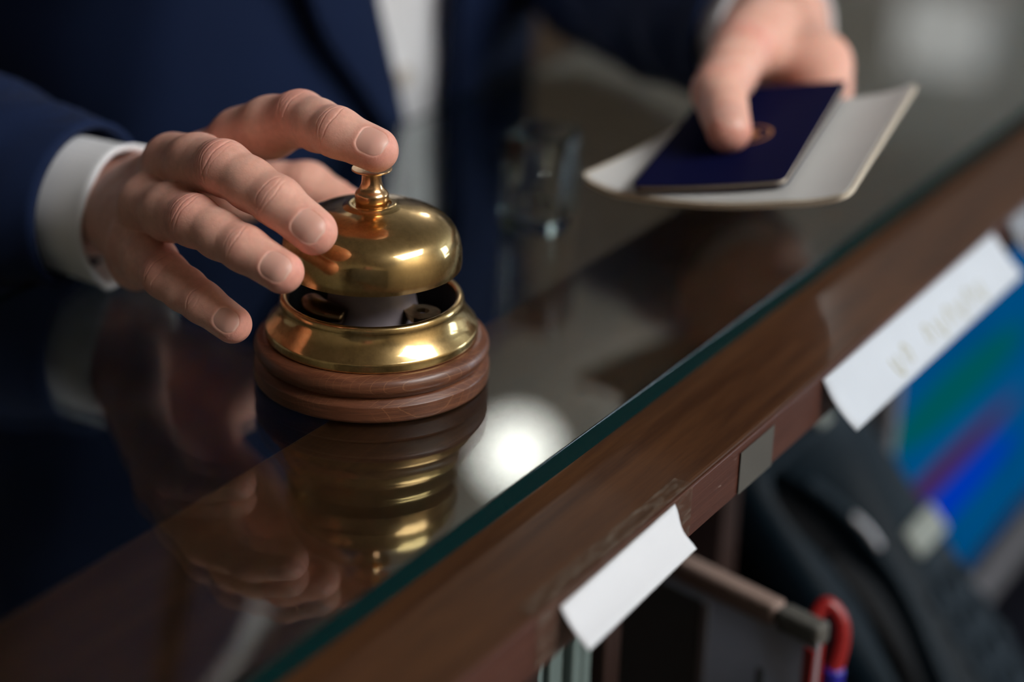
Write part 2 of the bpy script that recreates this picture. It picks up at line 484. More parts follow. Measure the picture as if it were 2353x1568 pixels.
# daylight window in the staff-side wall, well down the counter
def window(name, y0, y1, x, z0, z1):
    w = bpy.data.objects.new(name, None); link(w); struct(w)
    w.location = (x, (y0 + y1) / 2, z0)
    hy, h = (y1 - y0) / 2, z1 - z0
    fr = box_bm(-.05, 0, -hy - .05, hy + .05, -.05, 0)
    box_bm(-.05, 0, -hy - .05, hy + .05, h, h + .05, bm=fr)
    box_bm(-.05, 0, -hy - .05, -hy, 0, h, bm=fr); box_bm(-.05, 0, hy, hy + .05, 0, h, bm=fr)
    box_bm(-.04, 0, -.02, .02, 0, h, bm=fr)
    bm_obj('window_frame', fr, M['white_frame'], w)
    box('window_pane', -.015, -.002, -hy, hy, 0, h, M['day'], w)
window('window_1', 3.1, 4.7, RX1, -0.1, 1.30)

def panel_light(cx, cy, lx, ly, label):
    t = thing('ceiling_light', label, 'ceiling light', (cx, cy, CEIL_Z))
    f = box_bm(-lx / 2 - .03, lx / 2 + .03, -ly / 2 - .03, -ly / 2, -.05, 0)
    box_bm(-lx / 2 - .03, lx / 2 + .03, ly / 2, ly / 2 + .03, -.05, 0, bm=f)
    box_bm(-lx / 2 - .03, -lx / 2, -ly / 2, ly / 2, -.05, 0, bm=f); box_bm(lx / 2, lx / 2 + .03, -ly / 2, ly / 2, -.05, 0, bm=f)
    bm_obj('frame', f, M['white_frame'], t)
    box('diffuser', -lx / 2, lx / 2, -ly / 2, ly / 2, -.03, -.012, M['key'], t)
panel_light(1.90, 0.22, 1.10, 1.4, 'long warm ceiling panel over the staff side of the counter')

def globe_lamp(x, y, r, label, m='down'):
    t = thing('globe_lamp', label, 'ceiling light', (x, y, CEIL_Z))
    zc = -.20
    lathe('canopy', [(0, 0), (.06, 0), (.058, -.012), (.02, -.022), (0, -.022)], M['white_frame'], t, 48)
    lathe('stem', [(0, -.0215), (.008, -.0215), (.008, zc + r * .98), (0, zc + r * .98)], M['white_frame'], t, 24)
    lathe('globe_shade', [(r * math.sin(a), zc + r * math.cos(a)) for a in np.linspace(0.0, math.pi, 25)], M[m], t, 48)
globe_lamp(-1.350, 2.380, 0.070, 'round globe ceiling lamp mirrored in the glass just right of the bell base')
globe_lamp(-1.205, 3.245, 0.07, 'round globe ceiling lamp mirrored on the wooden counter edge beyond the bell', 'down2')

wl = thing('wall_lamp', 'pale square wall lamp mirrored faintly in the glass behind the passport', 'wall lamp', (-1.55, RY1, 1.22))
box('back_plate', -.16, .16, -.03, 0, -.14, .14, M['white_frame'], wl, 0.01)
box('lamp_shade', -.13, .13, -.10, -.03, -.11, .11, M['walllamp'], wl, 0.02)

cab = thing('cabinet', 'tall charcoal cabinet mirrored as the dark patch on the brass bell', 'cabinet', (1.42, -2.0, FLOOR_Z))
box('body', -1.1, 1.1, -.28, .22, 0.06, 1.75, M['cabinet'], cab, 0.006)
box('plinth', -1.07, 1.07, -.26, .19, 0, 0.06, M['black'], cab)
for sx in (-1, 1):
    dd = box('door', min(0.01 * sx, 1.08 * sx), max(0.01 * sx, 1.08 * sx), .22, .24, .10, 1.72, M['cabinet'], cab, 0.004)
    box('handle', .05 * sx - .006, .05 * sx + .006, .24, .265, .85, 1.0, M['chrome'], dd, 0.003)
bnd = thing('binder', 'red binder standing on the charcoal cabinet', 'binder', (1.08, -1.9, FLOOR_Z + 1.75))
b1 = box_bm(-.17, -.155, -.13, .13, 0, .32); box_bm(.155, .17, -.13, .13, 0, .32, bm=b1); box_bm(-.155, .155, .118, .13, 0, .32, bm=b1)
bm_obj('cover', b1, M['red_binder'], bnd)
box('pages', -.15, .15, -.12, .11, .005, .30, M['paper'], bnd)

# ------------------------------------------------------------------ the counter
GT = 0.0085
ctr = thing('reception_counter', 'dark walnut reception counter with a wooden front ledge under the glass', 'counter', (0, 0, FLOOR_Z))
Z0 = -FLOOR_Z
wt = box_bm(.006, .129, -1.0, 1.9, Z0 - .030, Z0 - GT - .0004, 0.0012, 2)
top = bm_obj('worktop', wt, M['counter'], ctr)
box('edge_band', .1291, .1302, -1.0, 1.9, Z0 - .0295, Z0 - GT - .0012, M['edge'], ctr, 0.0004)
box('front_panel', .010, .028, -1.0, 1.9, 0, Z0 - .0305, M['dark_wood'], ctr, 0.001)
DESK = -0.42
box('desk_top', .029, .55, -1.0, 1.9, Z0 + DESK - .03, Z0 + DESK, M['desk'], ctr, 0.002)
box('desk_support', .029, .45, -.99, -.96, 0, Z0 + DESK - .0305, M['dark_wood'], ctr)
box('desk_support', .029, .45, 1.86, 1.89, 0, Z0 + DESK - .0305, M['dark_wood'], ctr)
for y0, y1, xf in ((-.022, -.011, .082), (.040, .053, .082), (.190, .208, .060)):
    box('divider', .029, xf, y0, y1, Z0 + DESK + .0005, Z0 - .0305, M['dark_wood'], ctr, 0.001)

gl = thing('glass_sheet', 'clear green-edged glass sheet lying on the walnut counter', 'glass sheet', (0, 0, -GT))
pane = box('pane', -.163, .0890, -.95, 1.8, 0, GT, M['glass'], gl, 0.0004, 2)
pane.data.materials.append(M['glass_edge'])
for p_ in pane.data.polygons:
    if abs(p_.normal.z) < 0.5: p_.material_index = 1

# ------------------------------------------------------------------ the bell
bell = thing('service_bell', 'brass desk bell on a turned wooden base under the pressing finger', 'bell')
bp = fillet([(0, 0.0), (.0422, 0.0, .0006), (.0430, .0010, .0006), (.0430, .0062, .0003), (.0408, .0082, .0003), (.0398, .0086, .0003),
             (.0412, .0094, .0008), (.0432, .0120, .003), (.0424, .0152, .003), (.0400, .0168, .0015), (.0384, .0170, .0004), (0, .0170)], 6)
lathe('wooden_base', bp, M['bell_wood'], bell, 192, smooth_angle=50)
# flared brass skirt with a rolled rim, open at the top
sk = fillet([(.0295, .0172), (.0384, .0172, .0003), (.0386, .0176, .0004), (.0386, .0204, .0007), (.0377, .0214, .0010), (.0362, .0232, .002), (.0343, .0262, .003),
             (.0333, .0290, .0010), (.0334, .0303, .0008), (.0328, .0318, .0010), (.0313, .0322, .0009), (.0304, .0312, .0008), (.0304, .0280), (.0304, .0180), (.0295, .0172)], 7)
skirt = lathe('skirt', sk, M['brass'], bell, 192, smooth_angle=60)
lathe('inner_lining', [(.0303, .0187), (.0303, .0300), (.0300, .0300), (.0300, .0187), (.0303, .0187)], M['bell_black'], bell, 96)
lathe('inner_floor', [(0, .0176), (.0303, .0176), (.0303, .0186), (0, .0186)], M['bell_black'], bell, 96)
boss = spline([(.0240, .0186), (.0215, .0194), (.0185, .0225), (.0165, .0275), (.0155, .0340), (.0150, .040)], 28)
lathe('mechanism_housing', [(0, .0187)] + [tuple(p) for p in boss] + [(0, .0402)], M['bell_grey'], bell, 96)
# hammer at the left and the drilled bracket at the right, inside the open rim
fxv = np.array([.8506, .5257, 0.]); fyv = np.array([-.5257, .8506, 0.])      # image right / away on the table
def bl_(a, b, z): return fxv * a + fyv * b + np.array([0, 0, z])
pth = spline([bl_(-.0215, -.006, .0312), bl_(-.0185, -.0125, .0308), bl_(-.0140, -.0160, .0304), bl_(-.0085, -.0178, .0300)], 18)
V_, F_ = tube(pth, [.0030 + .0012 * math.sin(math.pi * k / 17) for k in range(18)], 14, squash=(0.85, 1.25))
mesh_obj('hammer', V_, F_, M['brass_dark'], bell, True)
def bracket():
    bm = bmesh.new()
    out = spline([(.0065, .0020), (.0102, .0040), (.0128, .0020), (.0148, -.0045), (.0210, -.0055), (.0246, -.0090), (.0250, -.0130), (.0212, -.0172), (.0160, -.0180), (.0124, -.0116), (.0098, -.0045), (.0065, .0020)], 60)[:-1]
    hc, hr = np.array([.0188, -.0108]), .0024
    z0, z1 = .0282, .0300
    ov = [[bm.verts.new(bl_(x, y, z)) for x, y in out] for z in (z0, z1)]
    hv = [[bm.verts.new(bl_(hc[0] + hr * math.cos(t), hc[1] + hr * math.sin(t), z)) for t in np.linspace(0, 2 * math.pi, 20, endpoint=False)] for z in (z0, z1)]
    for lv in (0, 1):
        es = [bm.edges.new((r[i], r[(i + 1) % len(r)])) for r in (ov[lv], hv[lv]) for i in range(len(r))]
        bmesh.ops.triangle_fill(bm, use_beauty=True, use_dissolve=False, edges=es)
    for r in (ov, hv):
        k = len(r[0])
        for i in range(k): bm.faces.new((r[0][i], r[0][(i + 1) % k], r[1][(i + 1) % k], r[1][i]))
    return bm
bm_obj('bracket', bracket(), M['brass_worn'], bell)
# dome, hollow
outer = [(.0322, .0435), (.0324, .0460), (.0322, .0498), (.0312, .0540), (.0290, .0578), (.0252, .0608), (.0205, .0628), (.0150, .0643), (.0105, .0652)]
prof = [tuple(p) for p in spline(outer, 60)]
prof += fillet([(.0105, .0652), (.0094, .0657, .0008), (.0086, .0664, .0008), (.0070, .0665, .0004), (.0066, .0657), (0, .0657)], 5)
inner = [(0, .0640), (.010, .0640), (.020, .0616), (.0245, .0597), (.0282, .0568), (.0303, .0534), (.0312, .0496), (.0314, .0460), (.0312, .0436), (.0322, .0435)]
lathe('dome', prof + inner, M['brass'], bell, 192, smooth_angle=50)
st = fillet([(0, .0655), (.0058, .0655, .0002), (.0058, .0668), (.0060, .0671), (.0060, .0700, .0003), (.0056, .0707, .0008), (.0044, .0719, .002), (.0037, .0736, .003), (.0035, .0752), (.0035, .0779),
             (.0037, .0783, .0003), (.0070, .0787, .0003), (.0072, .0790, .0002), (.0071, .0794, .0002), (0, .0795)], 6)
lathe('plunger', st, M['brass_stem'], bell, 96, smooth_angle=40)

# ------------------------------------------------------------------ the guest: signed distance modelling of the body
def sd_cone(P, a, b, ra, rb):
    a = np.asarray(a, float); b = np.asarray(b, float); ab = b - a
    t = np.clip(((P - a) @ ab) / (ab @ ab), 0, 1)
    return np.linalg.norm(P - a - t[:, None] * ab, axis=1) - (ra + (rb - ra) * t)

def sd_ell(P, c, r, R=None):
    q = P - np.asarray(c, float)
    if R is not None: q = q @ np.asarray(R, float).T
    r = np.asarray(r, float)
    k0 = np.linalg.norm(q / r, axis=1); k1 = np.linalg.norm(q / r ** 2, axis=1) + 1e-9
    return k0 * (k0 - 1) / k1

def smin(a, b, k):
    h = np.clip(0.5 + 0.5 * (b - a) / k, 0, 1)
    return b + (a - b) * h - k * h * (1 - h)

def surface_nets(f, lo, hi, h):
    n = np.ceil((np.asarray(hi) - lo) / h).astype(int) + 1
    ax = [lo[i] + h * np.arange(n[i]) for i in range(3)]
    G = np.stack(np.meshgrid(*ax, indexing='ij'), -1).reshape(-1, 3)
    D = np.concatenate([f(G[i:i + 400000]) for i in range(0, len(G), 400000)]).reshape(n)
    del G
    S = D < 0
    c = n - 1
    acc = np.zeros((*c, 3)); cnt = np.zeros(c)
    corners = [(0, 0, 0), (1, 0, 0), (0, 1, 0), (1, 1, 0), (0, 0, 1), (1, 0, 1), (0, 1, 1), (1, 1, 1)]
    sl = lambda A, o: A[o[0]:o[0] + c[0], o[1]:o[1] + c[1], o[2]:o[2] + c[2]]
    for i in range(8):
        for j in range(i + 1, 8):
            a, b = corners[i], corners[j]
            if sum(abs(x - y) for x, y in zip(a, b)) != 1: continue
            da, db = sl(D, a), sl(D, b)
            cr = sl(S, a) != sl(S, b)
            t = np.where(cr, da / np.where(cr, da - db, 1), 0)
            for k in range(3):
                acc[..., k] += np.where(cr, a[k] + (b[k] - a[k]) * t, 0)
            cnt += cr
    act = cnt > 0
    idx = -np.ones(c, int); idx[act] = np.arange(act.sum())
    ijk = np.argwhere(act)
    V = (ijk + acc[act] / cnt[act][:, None]) * h + lo
    Q = []
    for k in range(3):
        e = [0, 0, 0]; e[k] = 1
        A = S[:n[0] - e[0], :n[1] - e[1], :n[2] - e[2]]; B = S[e[0]:, e[1]:, e[2]:]
        pts = np.argwhere(A != B)
        u, v = (k + 1) % 3, (k + 2) % 3
        ok = (pts[:, u] > 0) & (pts[:, v] > 0) & (pts[:, u] < c[u]) & (pts[:, v] < c[v])
        pts = pts[ok]
        flip = ~A[tuple(pts.T)]
        du = np.zeros(3, int); du[u] = 1; dv = np.zeros(3, int); dv[v] = 1
        q = np.stack([idx[tuple((pts - du - dv).T)], idx[tuple((pts - dv).T)], idx[tuple(pts.T)], idx[tuple((pts - du).T)]], 1)
        q[flip] = q[flip][:, ::-1]
        Q.append(q)
    Q = np.concatenate(Q)
    return V, Q[(Q >= 0).all(1)]

def grad(f, V, e):
    g = np.empty_like(V)
    for k in range(3):
        d = np.zeros(3); d[k] = e
        g[:, k] = f(V + d) - f(V - d)
    return g / (np.linalg.norm(g, axis=1)[:, None] + 1e-12)

def project(f, V, e, it=2):
    for _ in range(it):
        V = V - f(V)[:, None] * grad(f, V, e)
    return V

def subdivide(V, Q):
    E = np.concatenate([Q[:, [0, 1]], Q[:, [1, 2]], Q[:, [2, 3]], Q[:, [3, 0]]])
    E.sort(1)
    U, inv = np.unique(E, axis=0, return_inverse=True)
    inv = inv.reshape(4, -1)
    nv, ne = len(V), len(U)
    V2 = np.concatenate([V, V[U].mean(1), V[Q].mean(1)])
    fc = nv + ne + np.arange(len(Q))
    e = nv + inv
    return V2, np.concatenate([np.stack([Q[:, i], e[i], fc, e[i - 1]], 1) for i in range(4)])

mm = lambda *a: np.array(a, float) / 1000.0
def unit(v): return v / np.linalg.norm(v)

class Hand:
    """Bones in millimetres. fingers: tip-centre, DIP, PIP, MCP + radii; dors: way the back of the fingertip faces."""
    def __init__(s, fingers, palm, thumb, extra, nails):
        s.F = [([mm(*p) for p in j], np.array(r) / 1000) for j, r in fingers]
        s.palm, s.thumb, s.extra, s.nails = palm, thumb, extra, nails
        s.frames = []
        for (j, r), nl in zip(s.F + [thumb], nails):
            x = unit(j[0] - j[1]); d = np.array(nl['dors'], float)
            z = unit(d - x * (d @ x)); y = np.cross(z, x)
            # dorsal way at the PIP, square to the neighbouring bones
            xp = unit(j[1] - j[2]) + (unit(j[2] - j[3]) if len(j) > 3 else 0); xp = unit(xp)
            zp = unit(np.array(nl.get('dors_pip', nl['dors']), float)); zp = unit(zp - xp * (zp @ xp)); yp = np.cross(zp, xp)
            s.frames.append((j, r, x, y, z, xp, yp, zp, nl))
    def finger_d(s, P, j, r):
        d = sd_cone(P, j[0], j[1], r[0], r[1])
        for i in range(1, len(j) - 1):
            a, b = j[i], j[i + 1]; mid = (a + b) / 2
            rm = (r[i] + r[i + 1]) / 2 * (1.10 if i == 2 else 0.985)
            d = smin(d, smin(sd_cone(P, a, mid, r[i], rm), sd_cone(P, mid, b, rm, r[i + 1]), .003), .003)
        return d
    def base(s, P):
        pd = None
        for a, b, ra, rb in s.palm:
            d = sd_cone(P, mm(*a), mm(*b), ra / 1000, rb / 1000)
            pd = d if pd is None else smin(pd, d, .010)
        for a, b, ra, rb, k in s.extra:
            pd = smin(pd, sd_cone(P, mm(*a), mm(*b), ra / 1000, rb / 1000), k)
        out = None
        for (j, r) in s.F + [s.thumb]:
            d = smin(s.finger_d(P, j, r), pd, .0075)
            out = d if out is None else smin(out, d, .0006)
        return out
    def detail(s, P):
        """Height added along the normal, and the nail / nail-edge / flush masks."""
        h = np.zeros(len(P)); nail = np.zeros(len(P)); edge = np.zeros(len(P)); flush = np.zeros(len(P))
        ds = np.stack([s.finger_d(P, j, r) for j, r in s.F + [s.thumb]], 1)
        own = ds.argmin(1)
        for k, (j, r, x, y, z, xp, yp, zp, nl) in enumerate(s.frames):
            mine = (own == k) & (ds[:, k] < .004)
            if not mine.any(): continue
            Q = P[mine] - j[0]
            X, Y, Z = Q @ x * 1000, Q @ y * 1000, Q @ z * 1000
            R = r[0] * 1000
            ang = np.arctan2(Y, Z)
            hw, x0, x1 = nl['w'] / 2, nl['x0'], nl['x1']
            arc = ang * R                                   # width measured round the fingertip
            back = np.clip(Z / R, -1, 1)
            hm = np.zeros(len(Q)); dors = np.clip((back + 0.15) / 0.4, 0, 1)
            xc, hl = (x0 + x1) / 2, (x1 - x0) / 2
            rc = 3.4
            qx = np.abs(X - xc) - hl + rc; qy = np.abs(arc) - hw + rc
            sd = np.hypot(np.maximum(qx, 0), np.maximum(qy, 0)) + np.minimum(np.maximum(qx, qy), 0) - rc
            top = Z > 0
            m_ = np.where(top, np.clip(0.5 - sd / 0.35, 0, 1), 0)
            fold = np.exp(-((sd - 0.9) / 0.8) ** 2) * np.where(X < x1 - 1.0, 1, 0.25) * top
            groove = np.exp(-((sd - 0.05) / 0.22) ** 2) * top
            hm += -0.12 * m_ + 0.10 * fold - 0.14 * groove
            hm += m_ * 0.10 * np.clip((X - xc) / hl, -1, 1)
            nm = m_
            ed = m_ * np.clip((X - (x1 - 0.8)) / 0.5, 0, 1)
            lun = m_ * np.clip(1 - np.hypot((X - x0 + 0.3) / 1.9, arc / (hw * .6)), 0, 1) * 0.6
            fl = np.exp(-(np.maximum(X + 2, 0) - 7) ** 2 / 30.0) * (X > 0) * (1 - m_) * 0.55
            fl = np.maximum(fl, np.exp(-((sd - 1.0) / 1.4) ** 2) * 0.3 * top)
            # creases over the joints
            for ji, offs, dep, w in ((1, (-2.6, -0.8, 0.9, 2.8), 0.24, 0.26), (2, (-5.2, -3.4, -1.7, 0.0, 1.7, 3.4, 5.4), 0.26, 0.28)):
                if ji >= len(j) - 1 and k == 4: continue
                if ji == 1: ax, ay, az = unit(unit(j[0] - j[1]) + unit(j[1] - j[2])), y, z
                else: ax, ay, az = xp, yp, zp
                q = P[mine] - j[ji]
                u, v, wz = q @ ax * 1000, q @ ay * 1000, q @ az * 1000
                rr = r[ji] * 1000
                dm = np.clip((wz / rr - 0.05) / 0.5, 0, 1) * np.exp(-(u / 9.0) ** 4)
                if ji == 2:
                    hm += 0.25 * np.exp(-(u / 6.5) ** 2) * np.clip(wz / rr, 0, 1) ** 2
                    fl = np.maximum(fl, 0.6 * np.exp(-(u / 8.0) ** 2) * np.clip(wz / rr, 0, 1))
                else:
                    fl = np.maximum(fl, 0.25 * np.exp(-(u / 5.0) ** 2) * np.clip(wz / rr, 0, 1))
                for i, o in enumerate(offs):
                    bow = 0.045 * v * v * np.sign(-o if o else 1) * 0.6
                    wav = 0.22 * np.sin(v * 0.7 + i * 2.1 + k) + 0.05 * np.sin(v * 2.7 + i * 1.3 + k * 2)
                    amp = dep * (0.55 + 0.45 * math.sin(i * 2.4 + k * 1.7))
                    hm -= amp * np.exp(-((u - o - bow - wav) / w) ** 2) * dm * np.exp(-(v / (rr * 0.95)) ** 4)
                # folds across the inner side of the joint
                pm = np.clip((-wz / rr - 0.1) / 0.5, 0, 1)
                hm -= 0.35 * np.exp(-(u / 0.7) ** 2) * pm
            # fine lengthwise skin relief
            h[mine] += hm; nail[mine] = nm * (1 - 0.0 * lun); edge[mine] = np.maximum(ed * 0.40, lun * 0.5); flush[mine] = fl
        mc = s.extra_flush(P) if hasattr(s, 'extra_flush') else 0
        # soft uneven relief of the back of the hand
        Pm = P * 1000
        h += 0.12 * np.sin(Pm[:, 0] * .31 + 1.3 * np.sin(Pm[:, 1] * .19)) * np.sin(Pm[:, 1] * .27 + Pm[:, 2] * .22) * (1 - nail)
        return h / 1000, nail, edge, np.maximum(flush, mc)
    def build(s, lo, hi, h, subs):
        lo, hi = mm(*lo), mm(*hi)
        V, Q = surface_nets(s.base, lo, hi, h / 1000)
        V = project(s.base, V, 2e-4)
        for _ in range(subs):
            V, Q = subdivide(V, Q)
            V = project(s.base, V, 2e-4, 1)
        n = grad(s.base, V, 2e-4)
        hh, nail, edge, flush = s.detail(V)
        return V + n * hh[:, None], Q, nail, edge, flush

VIEW = np.array([0.4716, -0.7849, 0.4019])           # the staff-side bystander's way, faced by the backs of these fingers
right = Hand(
    fingers=[
        ([(4.9, -4.2, 88.0), (-11.1, -5.1, 91.6), (-35.0, 5.0, 89.7), (-68.0, 12.2, 74.9)], (7.8, 8.6, 9.7, 10.6)),
        ([(2.8, -37.6, 67.5), (-13.0, -37.0, 74.9), (-40.5, -31.6, 79.8), (-80.8, -12.2, 68.8)], (8.0, 8.5, 9.5, 10.5)),
        ([(-1.5, -49.8, 55.8), (-17.7, -49.8, 60.6), (-43.4, -45.0, 63.6), (-80.7, -26.9, 56.5)], (7.4, 7.8, 8.8, 9.8)),
        ([(-24.0, -49.5, 31.0), (-37.7, -49.1, 35.7), (-56.9, -45.6, 40.1), (-86.2, -28.5, 39.0)], (6.8, 7.2, 8.2, 9.2)),
    ],
    palm=[((-69.0, 11.5, 71.5), (-143, 22, 33), 10.0, 10.5), ((-81.5, -10.5, 65.0), (-146, 17, 30), 10.2, 10.5),
          ((-81.5, -25.0, 55.0), (-146, 14, 28), 9.8, 10.5), ((-87.0, -26.5, 37.0), (-146, 16, 27), 9.0, 9.5)],
    thumb=([mm(-44.1, 46.2, 41.1), mm(-63.1, 45.0, 46.1), mm(-88, 41, 41), mm(-125, 27, 30)], np.array([8.2, 10.0, 11.5, 11.5]) / 1000),
    extra=[((-143, 20, 31), (-215, 20, 31), 15.5, 18, .006), ((-147, 12, 26), (-215, 10, 26), 15.0, 18, .006),
           ((-94, -20.5, 27), (-120, 9, 22), 9.0, 9.0, .008), ((-88, 30, 43), (-130, 22, 30), 11, 11, .010)],
    nails=[dict(dors=VIEW + np.array([0.02, 0.1, 0.28]), w=10.8, x0=-4.9, x1=5.2, dors_pip=VIEW + np.array([-.1, .2, .6])),
           dict(dors=VIEW + np.array([0.02, 0.0, 0.05]), w=11.2, x0=-5.2, x1=5.4, dors_pip=VIEW + np.array([-.1, .1, .35])),
           dict(dors=VIEW + np.array([0.0, 0.0, 0.10]), w=10.4, x0=-5.0, x1=5.1, dors_pip=VIEW + np.array([-.1, .1, .30])),
           dict(dors=VIEW + np.array([0.0, 0.0, 0.05]), w=8.8, x0=-4.3, x1=4.6, dors_pip=VIEW + np.array([-.1, .1, .2])),
           dict(dors=(-.3, .7, .5), w=13, x0=-5, x1=6)])
right.extra_flush = lambda P: 0.35 * np.exp(-(np.linalg.norm(P - mm(-76, 6, 80), axis=1) / .010) ** 2) + 0.3 * np.exp(-(np.linalg.norm(P - mm(-88, -14, 78), axis=1) / .010) ** 2)

left = Hand(
    fingers=[
        ([(52.0, 196.0, 46.5), (60.0, 214.0, 48.0), (71.0, 240.0, 54.0), (56.6, 264.0, 66.6)], (7.6, 8.3, 9.8, 12.5)),
        ([(42.0, 194.0, 40.0), (52.0, 212.0, 40.0), (68.0, 240.0, 45.0), (52.0, 272.0, 52.0)], (7.8, 8.5, 9.8, 12.0)),
        ([(30.0, 206.0, 34.0), (41.0, 221.0, 32.0), (57.0, 246.0, 34.5), (44.0, 278.0, 42.0)], (7.4, 8.1, 9.2, 11.2)),
        ([(22.0, 222.0, 31.0), (31.0, 235.0, 28.0), (44.0, 254.0, 28.0), (36.0, 283.0, 34.0)], (6.6, 7.2, 8.2, 10.4)),
    ],
    palm=[((56.6, 264, 66.6), (20, 304, 74), 12.5, 14), ((52, 272, 52), (17, 306, 68), 12, 14.5),
          ((44, 278, 42), (13, 308, 60), 11.2, 14), ((36, 283, 34), (9, 309, 54), 10.5, 13.5)],
    thumb=([mm(63.2, 158.1, 64.8), mm(45.5, 184.0, 71.5), mm(34.0, 226.0, 76.0), mm(24.0, 272.0, 76.0)], np.array([9.2, 11.2, 12.8, 16.0]) / 1000),
    extra=[((18, 305, 74), (-50, 352, 78), 18, 23, .012), ((11, 309, 58), (-58, 358, 60), 18, 23, .012),
           ((34, 250, 72), (50, 256, 68), 10, 11, .014)],
    nails=[dict(dors=(.3, .1, -.9), w=12, x0=-5, x1=5.6)] * 4 + [dict(dors=(.35, -.35, .85), w=13.5, x0=-5.5, x1=7)])
left.nails = None

def lean(V, way=1.0):
    """The trunk above the waist leans a little back and to the person's right."""
    V = np.array(V, float)
    c = np.clip(V[..., 2] - .08, 0, .28) * way
    V[..., 0] -= .25 * c; V[..., 1] -= .28 * c
    return V

def body_rest(P):
    """Trunk, arms, neck and head, all under the clothes or above the picture."""
    P = lean(P, -1.0)
    d = sd_ell(P, (-.335, .31, .10), (.105, .150, .33))
    d = smin(d, sd_cone(P, (-.325, .17, .315), (-.325, .45, .315), .048, .048), .05)
    d = smin(d, sd_ell(P, (-.335, .31, -.17), (.105, .155, .14)), .05)
    for a, b, ra, rb in (((-.335, .13, .315), (-.385, .065, .11), .044, .036), ((-.385, .065, .11), (-.340, .028, .055), .036, .034), ((-.340, .028, .055), (-.190, .015, .028), .034, .022),
                         ((-.335, .49, .315), (-.270, .50, .18), .044, .038), ((-.270, .50, .18), (-.215, .47, .10), .038, .034), ((-.215, .47, .10), (-.035, .338, .068), .034, .024)):
        d = smin(d, sd_cone(P, a, b, ra, rb), .02)
    d = smin(d, sd_cone(P, (-.340, .31, .36), (-.325, .31, .47), .054, .052), .04)
    P = P + np.array([0, 0, .045])
    hd = sd_ell(P, (-.315, .31, .610), (.098, .076, .118))
    hd = smin(hd, sd_ell(P, (-.265, .31, .560), (.052, .050, .062)), .035)
    hd = smin(hd, sd_cone(P, (-.222, .31, .615), (-.203, .31, .580), .008, .014), .012)
    for s in (-1, 1):
        hd = smin(hd, sd_ell(P, (-.330, .31 + s * .080, .600), (.022, .008, .032)), .006)
        hd = -smin(-hd, sd_ell(P, (-.212, .31 + s * .032, .622), (.012, .016, .010)), .012)
        hd = smin(hd, sd_ell(P, (-.232, .31 + s * .032, .622), (.012, .0125, .0125)), .002)
    hd = smin(hd, sd_ell(P, (-.216, .31, .541), (.010, .022, .005)), .004)
    hd = smin(hd, sd_ell(P, (-.216, .31, .531), (.010, .018, .006)), .004)
    return smin(d, hd, .03)

Vr, Qr, nr, er, fr_ = right.build((-222, -66, -6), (18, 62, 108), 0.95, 2)
Vl, Ql, nl_, el_, fl_ = left.build((-62, 140, 12), (92, 376, 108), 1.6, 1)
Vb, Qb = surface_nets(body_rest, np.array([-.56, -.12, -.34]), np.array([-.0, .58, .76]), .007)
Vb = project(body_rest, Vb, 1e-3)

person = thing('person', 'person in navy suit and white shirt pressing the bell and holding out a passport', 'person', (-.335, .31, FLOOR_Z))
PO = np.array([-.335, .31, FLOOR_Z])
def pmesh(name, V, F, mat, parent=person, smooth=True):
    """Mesh in world coordinates, parented under the guest."""
    off = PO
    return mesh_obj(name, np.asarray(V) - off, F, mat, parent, smooth)
allV = np.concatenate([Vr, Vl, Vb]) - PO
allQ = np.concatenate([Qr, Ql + len(Vr), Qb + len(Vr) + len(Vl)])
me = bpy.data.meshes.new('body')
me.vertices.add(len(allV)); me.vertices.foreach_set('co', allV.ravel())
me.loops.add(allQ.size); me.loops.foreach_set('vertex_index', allQ.ravel().astype(np.int32))
me.polygons.add(len(allQ)); me.polygons.foreach_set('loop_start', np.arange(0, allQ.size, 4, dtype=np.int32))
me.update(calc_edges=True)
me.polygons.foreach_set('use_smooth', [True] * len(me.polygons))
for nm, vals in (('nail', [nr, nl_]), ('nail_edge', [er, el_]), ('flush', [fr_, fl_])):
    at_ = me.attributes.new(nm, 'FLOAT', 'POINT')
    at_.data.foreach_set('value', np.concatenate(vals + [np.zeros(len(Vb))]).astype(np.float32))
me.materials.append(M['skin'])
body = bpy.data.objects.new('body', me)
link(body, person)

# ---- clothes
def loft(secs, closed=True):
    """secs: list of (n,3) rings -> verts, quads."""
    n = len(secs[0]); V = np.concatenate(secs); F = []
    for i in range(len(secs) - 1):
        for k in range(n if closed else n - 1):
            k2 = (k + 1) % n
            F.append((i * n + k, i * n + k2, (i + 1) * n + k2, (i + 1) * n + k))
    return V, F

def solid(o, t, offset=0.0):
    md = o.modifiers.new('thickness', 'SOLIDIFY'); md.thickness = t; md.offset = offset
    return o

def sleeve(path, rad, n=48, seed=0, wr=0.003, squash=None, m=60):
    P = lean(spline(path, m)); R = spline(np.array(rad)[:, None], m)[:, 0]
    T = np.gradient(P, axis=0); T /= np.linalg.norm(T, axis=1)[:, None]
    U = np.array([0., 0, 1.]); V = []
    rng = np.random.default_rng(seed); ph = rng.uniform(0, 6.28, 8)
    Ls = np.concatenate([[0], np.cumsum(np.linalg.norm(np.diff(P, axis=0), axis=1))])
    for i in range(m):
        a = U - T[i] * (U @ T[i]); a /= np.linalg.norm(a); U = a; b = np.cross(T[i], a)
        t = np.linspace(0, 2 * np.pi, n, endpoint=False)
        w = wr * (np.sin(Ls[i] * 95 + 2 * np.sin(t + ph[0]) + ph[1]) * (0.5 + 0.5 * np.sin(t + ph[2])) + 0.6 * np.sin(Ls[i] * 160 + 3 * t + ph[3])) * min(1, i / 8)
        V.append(P[i] + (R[i] + w)[:, None] * (np.cos(t)[:, None] * a + np.sin(t)[:, None] * b))
    return loft(V)

